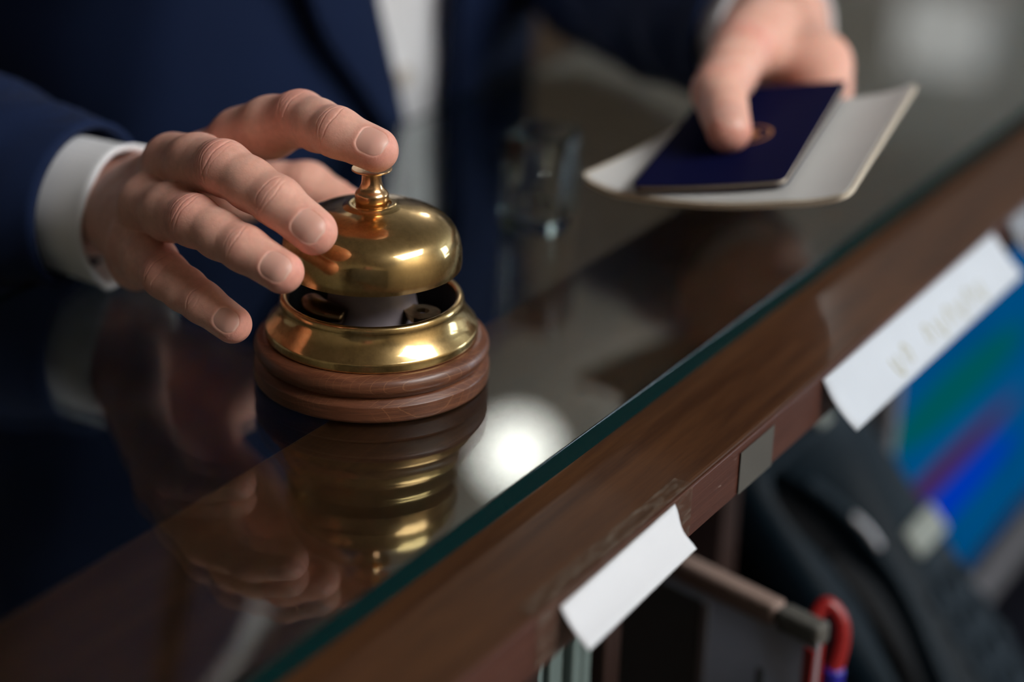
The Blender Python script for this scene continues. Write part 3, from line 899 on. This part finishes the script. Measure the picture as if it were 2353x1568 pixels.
# trunk section: half-ellipse-like, centre (-.30,.31); front at x about -.185 over the counter edge
def trunk(z, off, ang):
    """Point ring/arc at height z for angles ang (0 = straight ahead, + towards the person's left)."""
    k = np.interp(z, [-.35, -.1, .05, .2, .32, .38], [.98, .97, 1.0, 1.04, 1.0, 1.0])
    kx = np.interp(z, [-.35, .30, .36, .40, .425], [1, 1, .85, .66, .52]); ky = np.interp(z, [-.35, .16, .26, .32, .36, .40, .425], [1, 1, 1.16, 1.34, 1.30, .80, .42])
    ax, ay = .118 * k * kx + off, .172 * k * ky + off
    e = 2 / 2.9
    cx = -.308 - .012 * (z - .05)
    c, s = np.cos(ang), np.sin(ang)
    ay = ay * np.where(s > 0, 1.10, 1.0)
    x = cx + ax * np.sign(c) * np.abs(c) ** e
    y = .31 + ay * np.sign(s) * np.abs(s) ** e
    return np.stack([x, y, np.full_like(x, z)], -1)

zs = np.concatenate([np.linspace(-.36, .30, 50), np.linspace(.312, .425, 16)])
# shirt: full trunk
ring = np.linspace(-np.pi, np.pi, 120, endpoint=False)
SV, SF = [], None
for z in zs:
    p = trunk(z, -.004, ring)
    # placket ridge and soft folds in front
    front = np.cos(ring) > .5
    p[:, 0] += np.where(front, .0022 * np.exp(-((p[:, 1] - .302) / .010) ** 4) + .0016 * np.sin(p[:, 1] * 210 + 4 * np.sin(z * 22)), 0)
    SV.append(p)
V_, F_ = loft(SV); V_ = lean(V_)
shirt = pmesh('shirt', V_, F_, M['shirt'])
for bz in (-.055, .009, .085, .165, .245):
    bo = lathe('button', [(0, 0), (.0052, 0), (.0056, .0008), (.0056, .0018), (.0045, .0022), (.0040, .0017), (0, .0016)], M['button'], shirt, 32)
    xf = trunk(np.array([bz])[0], -.004, np.array([0.0]))[0]
    bo.location = Vector(lean((xf[0] + .0012, .300, bz))) - Vector(PO)
    bo.rotation_euler = (0, math.pi / 2, 0)
# collar band under the neck
V_, F_ = loft([np.stack([-.335 + r * np.cos(ring), .31 + r * np.sin(ring), np.full_like(ring, z)], -1) for r, z in ((.072, .375), (.066, .40), (.064, .43), (.070, .425), (.080, .39))]); V_ = lean(V_)
pmesh('collar', V_, F_, M['shirt'], shirt)

# jacket: two fronts meeting low, opening upwards in a V
def y_open(z):
    l = np.interp(z, [-.36, -.08, -.011, .061, .12, .20, .36, .425], [.262, .276, .2775, .2515, .238, .246, .262, .275])   # right front edge (image left)
    r = np.interp(z, [-.36, -.08, -.019, .046, .20, .36, .425], [.352, .332, .327, .329, .345, .352, .345])
    return l, r
def ang_of(z, y, off):
    k = np.interp(z, [-.35, -.1, .05, .2, .32, .38], [.98, .97, 1.0, 1.04, 1.0, 1.0])
    ky = np.interp(z, [-.35, .16, .26, .32, .36, .40, .425], [1, 1, 1.16, 1.34, 1.30, .80, .42])
    ay = .172 * k * ky + off
    v = np.clip((y - .31) / (ay * np.where(np.asarray(y) > .31, 1.10, 1.0)), -.98, .98)
    return np.arcsin(np.sign(v) * np.abs(v) ** (2.9 / 2))
JV = []
for z in zs:
    l, r = y_open(z)
    a0, a1 = ang_of(z, r, .006), ang_of(z, l, .006)
    ang = np.linspace(a0, a1 + 2 * np.pi, 110)
    p = trunk(z, .006, ang)
    w = .0022 * np.sin(z * 40 + 3 * np.sin(ang * 3)) * np.sin(ang * 5 + z * 9)
    p[:, 0] += w * np.cos(ang); p[:, 1] += w * np.sin(ang)
    JV.append(p)
V_, F_ = loft(JV, closed=False); V_ = lean(V_)
jacket = pmesh('jacket', V_, F_, M['navy'])
solid(jacket, .004)
# lapels: raised bands rolled back along the front edges
def lapel(side):
    rows = []
    for z in np.linspace(-.06, .34, 50):
        l, r = y_open(z)
        w = np.interp(z, [-.06, -.02, .05, .2, .34], [.004, .012, .046, .072, .050])
        ys = np.linspace(0, 1, 14)
        y = (l + .001 - ys * w) if side < 0 else (r - .001 + ys * w)
        lift = .0085 + .0065 * np.sin(ys * np.pi * .62) * np.interp(z, [-.06, .05], [.2, 1])
        p = np.concatenate([trunk(z, .006 + lf, ang_of(z, np.array([yy]), .006 + lf)) for yy, lf in zip(y, lift)])
        rows.append(p)
    V, F = loft(rows, closed=False); V = lean(V)
    return solid(pmesh('lapel', V, F, M['navy'], jacket), .003)
lapel(-1); lapel(1)

# sleeves with the arms in them, and the shirt cuffs
ca = unit(np.array([.993, .06, -.03]))
c0 = mm(-129.1, 15.0, 28.0)
V_, F_ = sleeve([c0 - ca * .020, c0 - ca * .055, c0 - ca * .11 + mm(0, 2, 4), (-.318, .020, .048), (-.385, .050, .085), (-.385, .085, .16), (-.36, .115, .25), (-.335, .135, .335)],
                [.0338, .038, .0435, .053, .064, .066, .068, .070], seed=3, wr=.0022)
V_[:, 2] = np.where(V_[:, 0] > -.175, np.maximum(V_[:, 2], .0022), V_[:, 2])
solid(pmesh('sleeve', V_, F_, M['navy'], jacket), .003)
def cuff(c, a, r, ln, flare=.0012):
    a = unit(a); up_ = unit(np.array([0, 0, 1.]) - a * a[2]); b = np.cross(a, up_)
    t = np.linspace(0, 2 * np.pi, 72, endpoint=False)
    secs = []
    for s_, rr in ((-ln, r - .003), (-ln * .5, r - .001), (-.004, r), (-.0008, r + flare), (0, r + flare * .4), (-.001, r - .0018), (-.006, r - .0028), (-ln * .6, r - .0042), (-ln, r - .006)):
        wob = .0010 * np.sin(2 * t + .6) + .0006 * np.sin(5 * t)
        secs.append(c + a * s_ + (rr + wob)[:, None] * (np.cos(t)[:, None] * up_ + np.sin(t)[:, None] * b))
    return loft(secs)
V_, F_ = cuff(c0, ca, .0292, .060)
V_[:, 2] = np.maximum(V_[:, 2], .0010 + .0012 * np.clip((-.12 - V_[:, 0]) / .02, 0, 1))
pmesh('cuff', V_, F_, M['shirt'], shirt)
la = unit(np.array([.80, -.60, .02])); c1 = mm(18, 300, 64)
V_, F_ = sleeve([c1 - la * .012, c1 - la * .05, c1 - la * .11 + mm(0, 0, 2), (-.150, .425, .072), (-.225, .48, .11), (-.27, .50, .18), (-.31, .495, .27), (-.335, .485, .335)],
                [.0365, .041, .047, .056, .064, .066, .068, .070], seed=5, wr=.0022)
solid(pmesh('sleeve', V_, F_, M['navy'], jacket), .003)
V_, F_ = cuff(c1, la, .0325, .055)
pmesh('cuff', V_, F_, M['shirt'], shirt)
# trousers and shoes, behind the counter
for s in (-1, 1):
    yv = .31 + s * .085
    V_, F_ = tube(spline([(-.335, yv, -.30), (-.345, yv, -.50), (-.345, yv, -.75), (-.350, yv, FLOOR_Z + .03)], 24), np.linspace(.088, .055, 24), 28)
    tr = pmesh('trouser_leg', V_, F_, M['navy'])
    bmv = box_bm(-.44, -.17, yv - .045, yv + .045, FLOOR_Z, FLOOR_Z + .055, .022, 4)
    so = bm_obj('shoe', bmv, M['shoe'], person, True); so.location = -Vector(PO)
# hair and eyes, above the picture
hv, hq = surface_nets(lambda P: np.maximum(sd_ell(P, (-.322, .31, .572), (.104, .084, .126)), -((P[:, 2] - .612) + 1.05 * np.maximum(-.300 - P[:, 0], -.06))), np.array([-.45, .2, .42]), np.array([-.19, .42, .72]), .005)
pmesh('hair', lean(hv), hq, M['hair'])
for s_ in (-1, 1):
    ey = lathe('eye', [(.0122 * math.sin(a), .0122 * math.cos(a)) for a in np.linspace(0, math.pi, 17)], M['shirt'], person, 24)
    ey.location = Vector(lean((-.2335, .31 + s_ * .032, .577))) - Vector(PO); ey.rotation_euler = (0, math.pi / 2, 0)
    lathe('iris', [(0, .0126), (.003, .0124), (.0055, .0112), (.0055, .0104), (0, .0110)], M['hair'], ey, 24)

# ------------------------------------------------------------------ passport and ticket in the left hand
PB = np.array([.0415, .1175, .0480]); PW = np.array([.96565, .17264, .19418]); PL = np.array([-.19247, .97732, .08827]); PN = np.array([-.17454, -.12261, .97699])
def pp(s, t, n): return PB + PW * s / 1000 + PL * t / 1000 + PN * n / 1000
def sheet(fn, outline_top, thick, name, mat, parent, side=None):
    pass
def slab(name, S, T, zfun, thick, mat, parent, round_r=3.0, nx=28, ny=40, loc=None):
    """Curved thin slab over s in S, t in T (mm) with rounded corners; zfun(s,t) lifts its underside."""
    s0, s1 = S; t0, t1 = T
    us = np.linspace(0, 1, nx); vs = np.linspace(0, 1, ny)
    V, F = [], []
    for lvl in (0, 1):
        for v in vs:
            for u in us:
                s_ = s0 + (s1 - s0) * u; t_ = t0 + (t1 - t0) * v
                # pull corners in for a rounded outline
                dx = max(abs(s_ - (s0 + s1) / 2) - (s1 - s0) / 2 + round_r, 0); dy = max(abs(t_ - (t0 + t1) / 2) - (t1 - t0) / 2 + round_r, 0)
                if dx > 0 and dy > 0:
                    m_ = max(dx, dy); l_ = math.hypot(dx, dy); f = m_ / l_
                    s_ -= math.copysign(dx * (1 - f), s_ - (s0 + s1) / 2); t_ -= math.copysign(dy * (1 - f), t_ - (t0 + t1) / 2)
                V.append(pp(s_, t_, zfun(s_, t_) + thick * lvl))
    n = nx * ny
    for j in range(ny - 1):
        for i in range(nx - 1):
            a = j * nx + i
            F.append((a, a + nx, a + nx + 1, a + 1)); F.append((n + a, n + a + 1, n + a + nx + 1, n + a + nx))
    rim = [i for i in range(nx)] + [j * nx + nx - 1 for j in range(1, ny)] + [(ny - 1) * nx + i for i in range(nx - 2, -1, -1)] + [j * nx for j in range(ny - 2, 0, -1)]
    for a, b in zip(rim, rim[1:] + rim[:1]): F.append((a, b, n + b, n + a))
    V = np.array(V)
    if loc is not None: V = V - np.array(loc)
    o = mesh_obj(name, V, F, mat, parent, True); shade_angle(o, 35)
    return o
sag = lambda s, t: -0.9 * math.sin(math.pi * min(max((s + 3) / 68, 0), 1)) * (1 - t / 160)
pth_ = thing('passport', 'dark navy passport pinched under the thumb on top of the white ticket', 'passport', tuple(pp(31, 56, -1)))
PLOC = tuple(pp(31, 56, -1))
slab('pages', (1.0, 61.6), (1.0, 110.4), lambda s, t: sag(s, t) - 2.2, 1.9, M['paper_cream'], pth_, 3, loc=PLOC)
slab('front_cover', (0, 62.4), (0, 111.5), lambda s, t: sag(s, t) - 0.3, 0.45, M['cover'], pth_, 3.5, loc=PLOC)
slab('back_cover', (0, 62.4), (0, 111.5), lambda s, t: sag(s, t) - 2.75, 0.45, M['cover'], pth_, 3.5, loc=PLOC)
ev, ef = [], []
for r0, r1, n_ in ((9.0, 10.2, 40), (0.0, 5.0, 40)):
    base_i = len(ev)
    for k in range(n_):
        a = 2 * math.pi * k / n_
        for r in (r0, r1): ev.append(pp(34 + r * math.cos(a), 52 + r * math.sin(a), 0.20 + sag(34 + r * math.cos(a), 52 + r * math.sin(a))) - np.array(PLOC))
    for k in range(n_):
        k2 = (k + 1) % n_
        ef.append((base_i + 2 * k, base_i + 2 * k + 1, base_i + 2 * k2 + 1, base_i + 2 * k2))
mesh_obj('emblem', ev, ef, M['gold'], pth_)
def tick(s, t):
    curl = 6.0 * max(0, (-4 - s) / 22) ** 2 + 3.5 * max(0, (s - 70) / 22) ** 2
    return sag(s, t) - 4.8 + curl
tk = thing('boarding_pass', 'white folded ticket card sticking out on both sides under the passport', 'ticket', tuple(pp(31, 50, -5)))
TLOC = tuple(pp(31, 50, -5))
def tick_warp(name, thick, zoff, mat, inset=0.0):
    # skewed outline read along its edges: (s, t) of the four corners
    cor = np.array([[-25.7, 12.0], [90.0, -12.5], [94.0, 106.0], [-1.0, 92.0]])
    nx, ny = 60, 40
    V, F = [], []
    for lvl in (0, 1):
        for v in np.linspace(0, 1, ny):
            for u in np.linspace(0, 1, nx):
                u_, v_ = inset + u * (1 - 2 * inset), inset + v * (1 - 2 * inset)
                # rounded corners
                du, dv = max(abs(u_ - .5) - .46, 0) / .04, max(abs(v_ - .5) - .45, 0) / .05
                if du > 0 and dv > 0:
                    f = max(du, dv) / math.hypot(du, dv)
                    u_ = .5 + math.copysign(.46 + .04 * du * f, u_ - .5); v_ = .5 + math.copysign(.45 + .05 * dv * f, v_ - .5)
                p = (1 - v_) * ((1 - u_) * cor[0] + u_ * cor[1]) + v_ * ((1 - u_) * cor[3] + u_ * cor[2])
                p = p + np.array([0, -7.5 * math.sin(math.pi * u_) * (1 - v_) * (1 if u_ < .9 else 1)])
                V.append(pp(p[0], p[1], tick(p[0], p[1]) + zoff + thick * lvl) - np.array(TLOC))
    n = nx * ny
    for j in range(ny - 1):
        for i in range(nx - 1):
            a = j * nx + i
            F.append((a, a + nx, a + nx + 1, a + 1)); F.append((n + a, n + a + 1, n + a + nx + 1, n + a + nx))
    rim = list(range(nx)) + [j * nx + nx - 1 for j in range(1, ny)] + [(ny - 1) * nx + i for i in range(nx - 2, -1, -1)] + [j * nx for j in range(ny - 2, 0, -1)]
    for a, b in zip(rim, rim[1:] + rim[:1]): F.append((a, b, n + b, n + a))
    o = mesh_obj(name, V, F, mat, tk, True); shade_angle(o, 40); return o
tick_warp('card', 2.3, -1.9, M['paper_cream'])
tick_warp('top_page', 0.4, 0.45, M['ticket'], 0.014)

# ------------------------------------------------------------------ small glass on the counter
cup = thing('glass_holder', 'small clear glass cup standing on the glass behind the bell', 'glass', (-.031, .170, .0006), 0.12)
def rrect(hw, r, z, n=10):
    out = []
    for cx, cy, a0 in ((hw - r, hw - r, 0), (-hw + r, hw - r, 90), (-hw + r, -hw + r, 180), (hw - r, -hw + r, 270)):
        for k in range(n + 1):
            a = math.radians(a0 + 90 * k / n); out.append((cx + r * math.cos(a), cy + r * math.sin(a), z))
    return np.array(out)
secs = [rrect(.0135, .006, 0), rrect(.0145, .007, .001), rrect(.0148, .007, .041), rrect(.0143, .0065, .0425), rrect(.0128, .006, .0425), rrect(.0123, .0055, .041), rrect(.0118, .005, .006), rrect(.0108, .004, .005)]
V_, F_ = loft(secs); n_ = len(secs[0])
F_ += [tuple(range(n_))[::-1], tuple((len(secs) - 1) * n_ + k for k in range(n_))]
o = mesh_obj('vessel', V_, F_, M['clear'], cup, True); shade_angle(o, 40)

# ------------------------------------------------------------------ labels and tapes on the front edge
def flap(name, label, TL, TR, BR, BL, mat, sag_=.0015, jag=True, seed=1):
    t = thing(name, label, 'label', tuple(TL))
    rng = random.Random(seed); nx, ny = 40, 10
    TL, TR, BR, BL = (np.array(p) for p in (TL, TR, BR, BL))
    V, F = [], []
    nn = unit(np.cross(TR - TL, BL - TL))
    for v in np.linspace(0, 1, ny):
        for u in np.linspace(0, 1, nx):
            uu = u + (.012 * math.sin(v * 7 + 1) * (1 if u > .5 else -.4) * (1 if u in (0, 1) else 0) if jag else 0)
            p = (1 - v) * ((1 - uu) * TL + uu * TR) + v * ((1 - uu) * BL + uu * BR)
            p = p + nn * sag_ * math.sin(math.pi * v) * (0.7 + .3 * math.cos(3 * u))
            V.append(p - TL)
    for j in range(ny - 1):
        for i in range(nx - 1): F.append((j * nx + i, j * nx + i + 1, (j + 1) * nx + i + 1, (j + 1) * nx + i))
    o = mesh_obj('paper_strip', V, F, mat, t, True)
    solid(o, .0004)
    return t, (TL, TR, BR, BL, nn)
flap('paper_label', 'blank white paper label taped to the ledge nearest the bell', (.1308, -.0845, -.0120), (.1308, -.0105, -.0100), (.1420, -.0150, -.0215), (.1425, -.0865, -.0225), M['paper'])
lb, q = flap('paper_label', 'longer white paper label with faint handwriting beside the blue screen', (.1308, .114, -.0110), (.1308, .307, -.0098), (.1450, .3155, -.0300), (.1450, .1180, -.0305), M['paper_blue'], jag=False)
# faint ochre handwriting strokes
hw_v, hw_f = [], []
M['ink'] = plain('faint_ochre_ink', (0.36, 0.34, 0.20), 0.7, bstr=0)
def stroke(pts):
    TL, TR, BR, BL, nn = q
    P = [((1 - v) * ((1 - u) * TL + u * TR) + v * ((1 - u) * BL + u * BR)) + nn * (.0004 + .0015 * math.sin(math.pi * v) * (0.7 + .3 * math.cos(3 * u))) * 1.0 - TL for u, v in pts]
    return P
rng = random.Random(4)
sgn = 1
def add_stroke(pts, w=.0019):
    P = stroke(spline(pts, 14))
    V, F = tube(P, w / 2, 6)
    b0 = len(hw_v); hw_v.extend(V); hw_f.extend([tuple(i + b0 for i in f) for f in F])
for k in range(9):
    u0 = .27 + k * .062
    if k == 2: continue
    add_stroke([(u0, .78), (u0 + .008, .50), (u0 + .02, .46), (u0 + .028, .62), (u0 + .016, .80)] if k % 2 else [(u0, .50), (u0 + .004, .80), (u0 + .02, .82), (u0 + .03, .50)])
mesh_obj('handwriting', hw_v, hw_f, M['ink'], lb, True)
flap('paper_label', 'third pale label further along the ledge at the picture edge', (.1308, .328, -.0100), (.1308, .47, -.0100), (.1440, .48, -.0270), (.1430, .331, -.0260), M['silver'], jag=False)

def tape_piece(label, pts_quads, mat, th=.00025):
    t = thing('clear_tape', label, 'tape', pts_quads[0][0])
    V, F = [], []
    o0 = np.array(pts_quads[0][0])
    for qd in pts_quads:
        b0 = len(V)
        for p in qd: V.append(np.array(p) - o0)
        F.append((b0, b0 + 1, b0 + 2, b0 + 3))
    o = mesh_obj('film', V, F, mat, t); solid(o, th)
zt = -GT + .0003
tape_piece('clear tape strip over the ledge behind the blank white label', [((.1236, -.099, zt), (.1300, -.099, zt), (.1300, .004, zt), (.1236, .004, zt)), ((.1306, -.0985, zt - .0012), (.1306, -.0985, -.0275), (.1306, .004, -.0275), (.1306, .004, zt - .0012))], M['tape'])
tape_piece('greyish tape patch on the ledge edge between the two white labels', [((.1308, .042, -.0125), (.1308, .042, -.0292), (.1308, .070, -.0292), (.1308, .070, -.0125))], M['tape_grey'])

# ------------------------------------------------------------------ staff side: leaflets, acrylic holder, loop, phone, monitor
for k in range(5):
    y0 = -.0085 + k * .0090
    lf = thing('leaflet', ['pale teal leaflet standing first from the left pigeonhole side', 'pale teal leaflet standing second from the left pigeonhole side', 'pale teal leaflet standing in the middle of its pigeonhole',
                           'pale teal leaflet standing fourth from the left in the pigeonhole', 'pale teal leaflet standing against the right pigeonhole side'][k], 'leaflet', (.02, y0, DESK + .0006), group='leaflets upright in the pigeonhole under the ledge')
    box('sheet', .0095, .0585 + .002 * math.sin(k * 2.3), 0, .0070, 0, .385 - .006 * k, M['leaflet'], lf, .0008)

ach = thing('document_holder', 'clear acrylic document holder standing under the ledge beside the red loop', 'holder', (.074, .115, DESK + .0006), math.radians(-13.0))
HL, HT, HH = .0735, .010, .3095
box('acrylic_body', -.042, HL, 0, .003, 0, HH - .006, M['acrylic'], ach, .0008)
box('back_panel', -.042, HL, HT - .0015, HT, 0, .10, M['acrylic'], ach, .0004)
box('rail', -.042, HL - .022, -.0005, .0085, HH - .0095, HH + .0008, M['pinkish'], ach, .002)
box('rail_end', HL - .0215, HL, -.0005, .0085, HH - .0095, HH + .0004, M['tape_grey'], ach, .002)
box('corner_strip', HL - .0055, HL - .0005, -.0014, -.0002, 0, HH - .010, M['red'], ach)
box('slate_panel', -.0415, HL - .0585, -.0014, -.0002, .002, HH - .012, M['slate_paper'], ach)
box('rib', HL - .0575, HL - .0540, -.0018, -.0002, 0, HH - .012, M['chrome'], ach)
box('rib', HL - .0275, HL - .0245, -.0014, -.0002, 0, HH - .030, M['slate_paper'], ach)

LOOP_PTS = [(138.6, 115.8, -144.4), (135.8, 119.1, -134.6), (133.5, 123.5, -123.2), (136.2, 128.9, -116.5), (142.7, 129.6, -122.1), (145.3, 126.6, -131.0), (145.3, 121.1, -141.7)]
lp = thing('cable_loop', 'red looped cable with a blue end behind the acrylic holder', 'cable', (.140, .122, DESK))
LO = np.array([.140, .122, DESK])
ip = [np.array(p) / 1000 - LO for p in LOOP_PTS]
V_, F_ = tube(spline([np.array([ip[0][0], ip[0][1], .003])] + ip, 90), .0034, 18); mesh_obj('red_cable', V_, F_, M['red'], lp, True)
V_, F_ = tube(spline([ip[-1] + np.array([0, 0, .002]), ip[-1] - np.array([0, 0, .03]), np.array([ip[-1][0], ip[-1][1], .003])], 30), .0043, 18); mesh_obj('blue_sleeve', V_, F_, M['blue'], lp, True)

# desk telephone, its face leaning back at about 49 degrees, on a wedge stand
ph = thing('desk_telephone', 'slate desk telephone leaning below the ledge in front of the monitor', 'telephone', (.05, .237, DESK))
fx = unit(np.array([.059, 0, -.068])); fy = np.array([0, 1., 0]); fn = np.cross(fx, fy)     # down the face, across, out of the face
fo = np.array([0, 0, -.127 - DESK])
def fp(a, b, c): return fo + fx * a + fy * b + fn * c
def fbox(name, a0, a1, b0, b1, c0, c1, mat, parent, bev=.004, seg=3):
    bm = box_bm(a0, a1, b0, b1, c0, c1, bev, seg)
    for v in bm.verts: v.co = Vector(fp(*v.co))
    o = bm_obj(name, bm, mat, parent, True); shade_angle(o, 40); return o
LEN, WID = .205, .128
housing = fbox('housing', -.004, LEN, 0, WID, -.034, 0, M['phone'], ph, .011, 4)
Lb = [(.0101, .0132), (.0175, .0077), (.0295, .0072), (.043, .0097), (.0582, .0154), (.0749, .0185), (.0915, .0180), (.112, .0125), (.137, .008), (.17, .0075), (.196, .011)]
Rb = [(.197, .034), (.155, .040), (.130, .048), (.110, .0545), (.0915, .0571), (.0726, .0553), (.0546, .0520), (.0368, .0441), (.023, .0345), (.010, .0223)]
outl = spline(Lb + Rb + [Lb[0]], 120)[:-1]
def prism(c0, c1):
    b = bmesh.new()
    fv = [b.verts.new(Vector(fp(a, q_, c1))) for a, q_ in outl]; fb = [b.verts.new(Vector(fp(a, q_, c0))) for a, q_ in outl]
    b.faces.new(fv); b.faces.new(fb[::-1])
    for i in range(len(fv)): b.faces.new((fv[i], fb[i], fb[(i + 1) % len(fv)], fv[(i + 1) % len(fv)]))
    return b
# hollow the cradle out of the housing
cut = bm_obj('cutter', prism(-.016, .01), None, ph)
bo_ = housing.modifiers.new('cradle', 'BOOLEAN'); bo_.operation = 'DIFFERENCE'; bo_.object = cut; bo_.solver = 'EXACT'
bpy.context.view_layer.update()
hm_ = bpy.data.meshes.new_from_object(housing.evaluated_get(bpy.context.evaluated_depsgraph_get()))
housing.modifiers.clear(); housing.data = hm_
bpy.data.objects.remove(cut)
bm_obj('cradle', prism(-.0158, -.0142), M['phone_dark'], ph)
def ribbon(pts, rad, mat, name, sq, parent=ph):
    P = [fp(*p) for p in spline(pts, 60)]
    V, F = tube(P, rad, 20, squash=sq, up=fn); return mesh_obj(name, V, F, mat, parent, True)
ribbon([(.060, .034, -.010), (.09, .0365, -.0055), (.13, .031, -.0035), (.185, .023, -.006)], [.003 + .0075 * math.sin(math.pi * min(1, (k + 6) / 50)) for k in range(60)], M['phone_dark'], 'handset', (.6, 1.0))
ribbon([(a, b + .0035, -.0005) for a, b in Rb[::-1][1:-1]], .0042, M['phone'], 'ridge', (.7, 1.0))
sh = ribbon([(.051, .0535, .0022), (.061, .0572, .0026), (.072, .0588, .0022)], .0022, M['chrome'], 'ridge_glint', (.6, 1.0))  # pale steel sliver modelled in place of the glossy highlight on the ridge
fbox('label_sticker', .076, .092, .0865, .1245, .0002, .0022, M['phone_label'], ph, .001)
fbox('label_sticker', -.001, .008, .074, .088, .0002, .0016, M['phone_label'], ph, .001)
for r in range(4):
    for c in range(3):
        fbox('key_button', .108 + r * .019, .120 + r * .019, .0735 + c * .0165, .0855 + c * .0165, .0002, .0028, M['phone'], ph, .0012, 2)
st_ = bmesh.new()
pv = [(.0, .10), (.012, -.010), (.100, .0), (.085, .06)]
pts = [np.array([-.020, 0, .0]), np.array([.110, 0, .0]), np.array([.095, 0, .125]), np.array([-.010, 0, .240])]
A_ = [st_.verts.new(Vector(p + np.array([0, .02, 0]))) for p in pts]; B_ = [st_.verts.new(Vector(p + np.array([0, .108, 0]))) for p in pts]
st_.faces.new(A_); st_.faces.new(B_[::-1])
for i in range(4): st_.faces.new((A_[i], B_[i], B_[(i + 1) % 4], A_[(i + 1) % 4]))
bm_obj('stand', st_, M['phone_dark'], ph)

mon = thing('monitor', 'monitor with a blue picture standing under the ledge behind the telephone', 'monitor', (.062, .385, DESK))
MZ = -DESK
fr2 = box_bm(-.024, .004, 0, .56, .034, .058); box_bm(-.024, .004, 0, .56, MZ - .052, MZ - .040, bm=fr2); box_bm(-.024, .004, 0, .012, .062, MZ - .052, bm=fr2); box_bm(-.024, .004, .548, .56, .062, MZ - .052, bm=fr2)
bm_obj('silver_frame', fr2, M['silver'], mon)
box('bezel', -.022, -.002, .012, .548, .062, MZ - .052, M['black'], mon)
box('bezel', -.0028, -.0012, .0122, .5478, .0582, .0815, M['black'], mon)
def screen_mat():
    m, nt, b, out = new_mat('lit_blue_screen')
    tc = N(nt, 'ShaderNodeTexCoord'); sp = N(nt, 'ShaderNodeSeparateXYZ'); L(nt, tc.outputs['Object'], sp.inputs[0])
    nz = noise(nt, 9, 2, .5, stretch=(1, .5, 2))
    base = ramp(nt, nz.outputs[0], [(.35, (0.0, 0.055, 0.175)), (.65, (0.0, 0.080, 0.225))])
    def band(y0, z0, ry, rz, slope, col, prev):
        # soft elongated blob of colour in the picture, drawn in the screen's own plane
        yy = N(nt, 'ShaderNodeMath', operation='SUBTRACT', i_1=y0); L(nt, sp.outputs[1], yy.inputs[0])
        zz = N(nt, 'ShaderNodeMath', operation='SUBTRACT', i_1=z0); L(nt, sp.outputs[2], zz.inputs[0])
        sl = N(nt, 'ShaderNodeMath', operation='MULTIPLY_ADD', i_1=-slope); L(nt, yy.outputs[0], sl.inputs[0]); L(nt, zz.outputs[0], sl.inputs[2])
        a = N(nt, 'ShaderNodeMath', operation='DIVIDE', i_1=ry); L(nt, yy.outputs[0], a.inputs[0])
        c = N(nt, 'ShaderNodeMath', operation='DIVIDE', i_1=rz); L(nt, sl.outputs[0], c.inputs[0])
        a2 = N(nt, 'ShaderNodeMath', operation='MULTIPLY'); L(nt, a.outputs[0], a2.inputs[0]); L(nt, a.outputs[0], a2.inputs[1])
        s2 = N(nt, 'ShaderNodeMath', operation='MULTIPLY_ADD'); L(nt, c.outputs[0], s2.inputs[0]); L(nt, c.outputs[0], s2.inputs[1]); L(nt, a2.outputs[0], s2.inputs[2])
        mr = N(nt, 'ShaderNodeMapRange'); mr.inputs[1].default_value = .5; mr.inputs[2].default_value = 1.15; mr.inputs[3].default_value = 1; mr.inputs[4].default_value = 0
        L(nt, s2.outputs[0], mr.inputs[0])
        mx = N(nt, 'ShaderNodeMix', data_type='RGBA'); mx.inputs[7].default_value = (*col, 1)
        L(nt, mr.outputs[0], mx.inputs[0]); L(nt, prev, mx.inputs[6]); return mx.outputs[2]
    c = base.outputs[0]
    for args in SCREEN_BLOBS: c = band(*args, c)
    e = N(nt, 'ShaderNodeEmission'); L(nt, c, e.inputs[0]); e.inputs[1].default_value = 1.0
    L(nt, e.outputs[0], out.inputs[0]); return m
SCREEN_BLOBS = [(.13, .235, .13, .020, -.05, (0.0, 0.085, 0.095)), (.10, .185, .16, .012, -.02, (0.06, 0.012, 0.07)), (.14, .155, .13, .016, -.03, (0.0, 0.03, 0.42))]
M['screen'] = screen_mat()
box('screen', -.0018, .0, .030, .530, .082, MZ - .066, M['screen'], mon)
box('foot', -.031, .10, .18, .38, .0005, .010, M['black'], mon, .003)
box('neck', -.032, -.0245, .25, .31, .010, .20, M['black'], mon, .003)
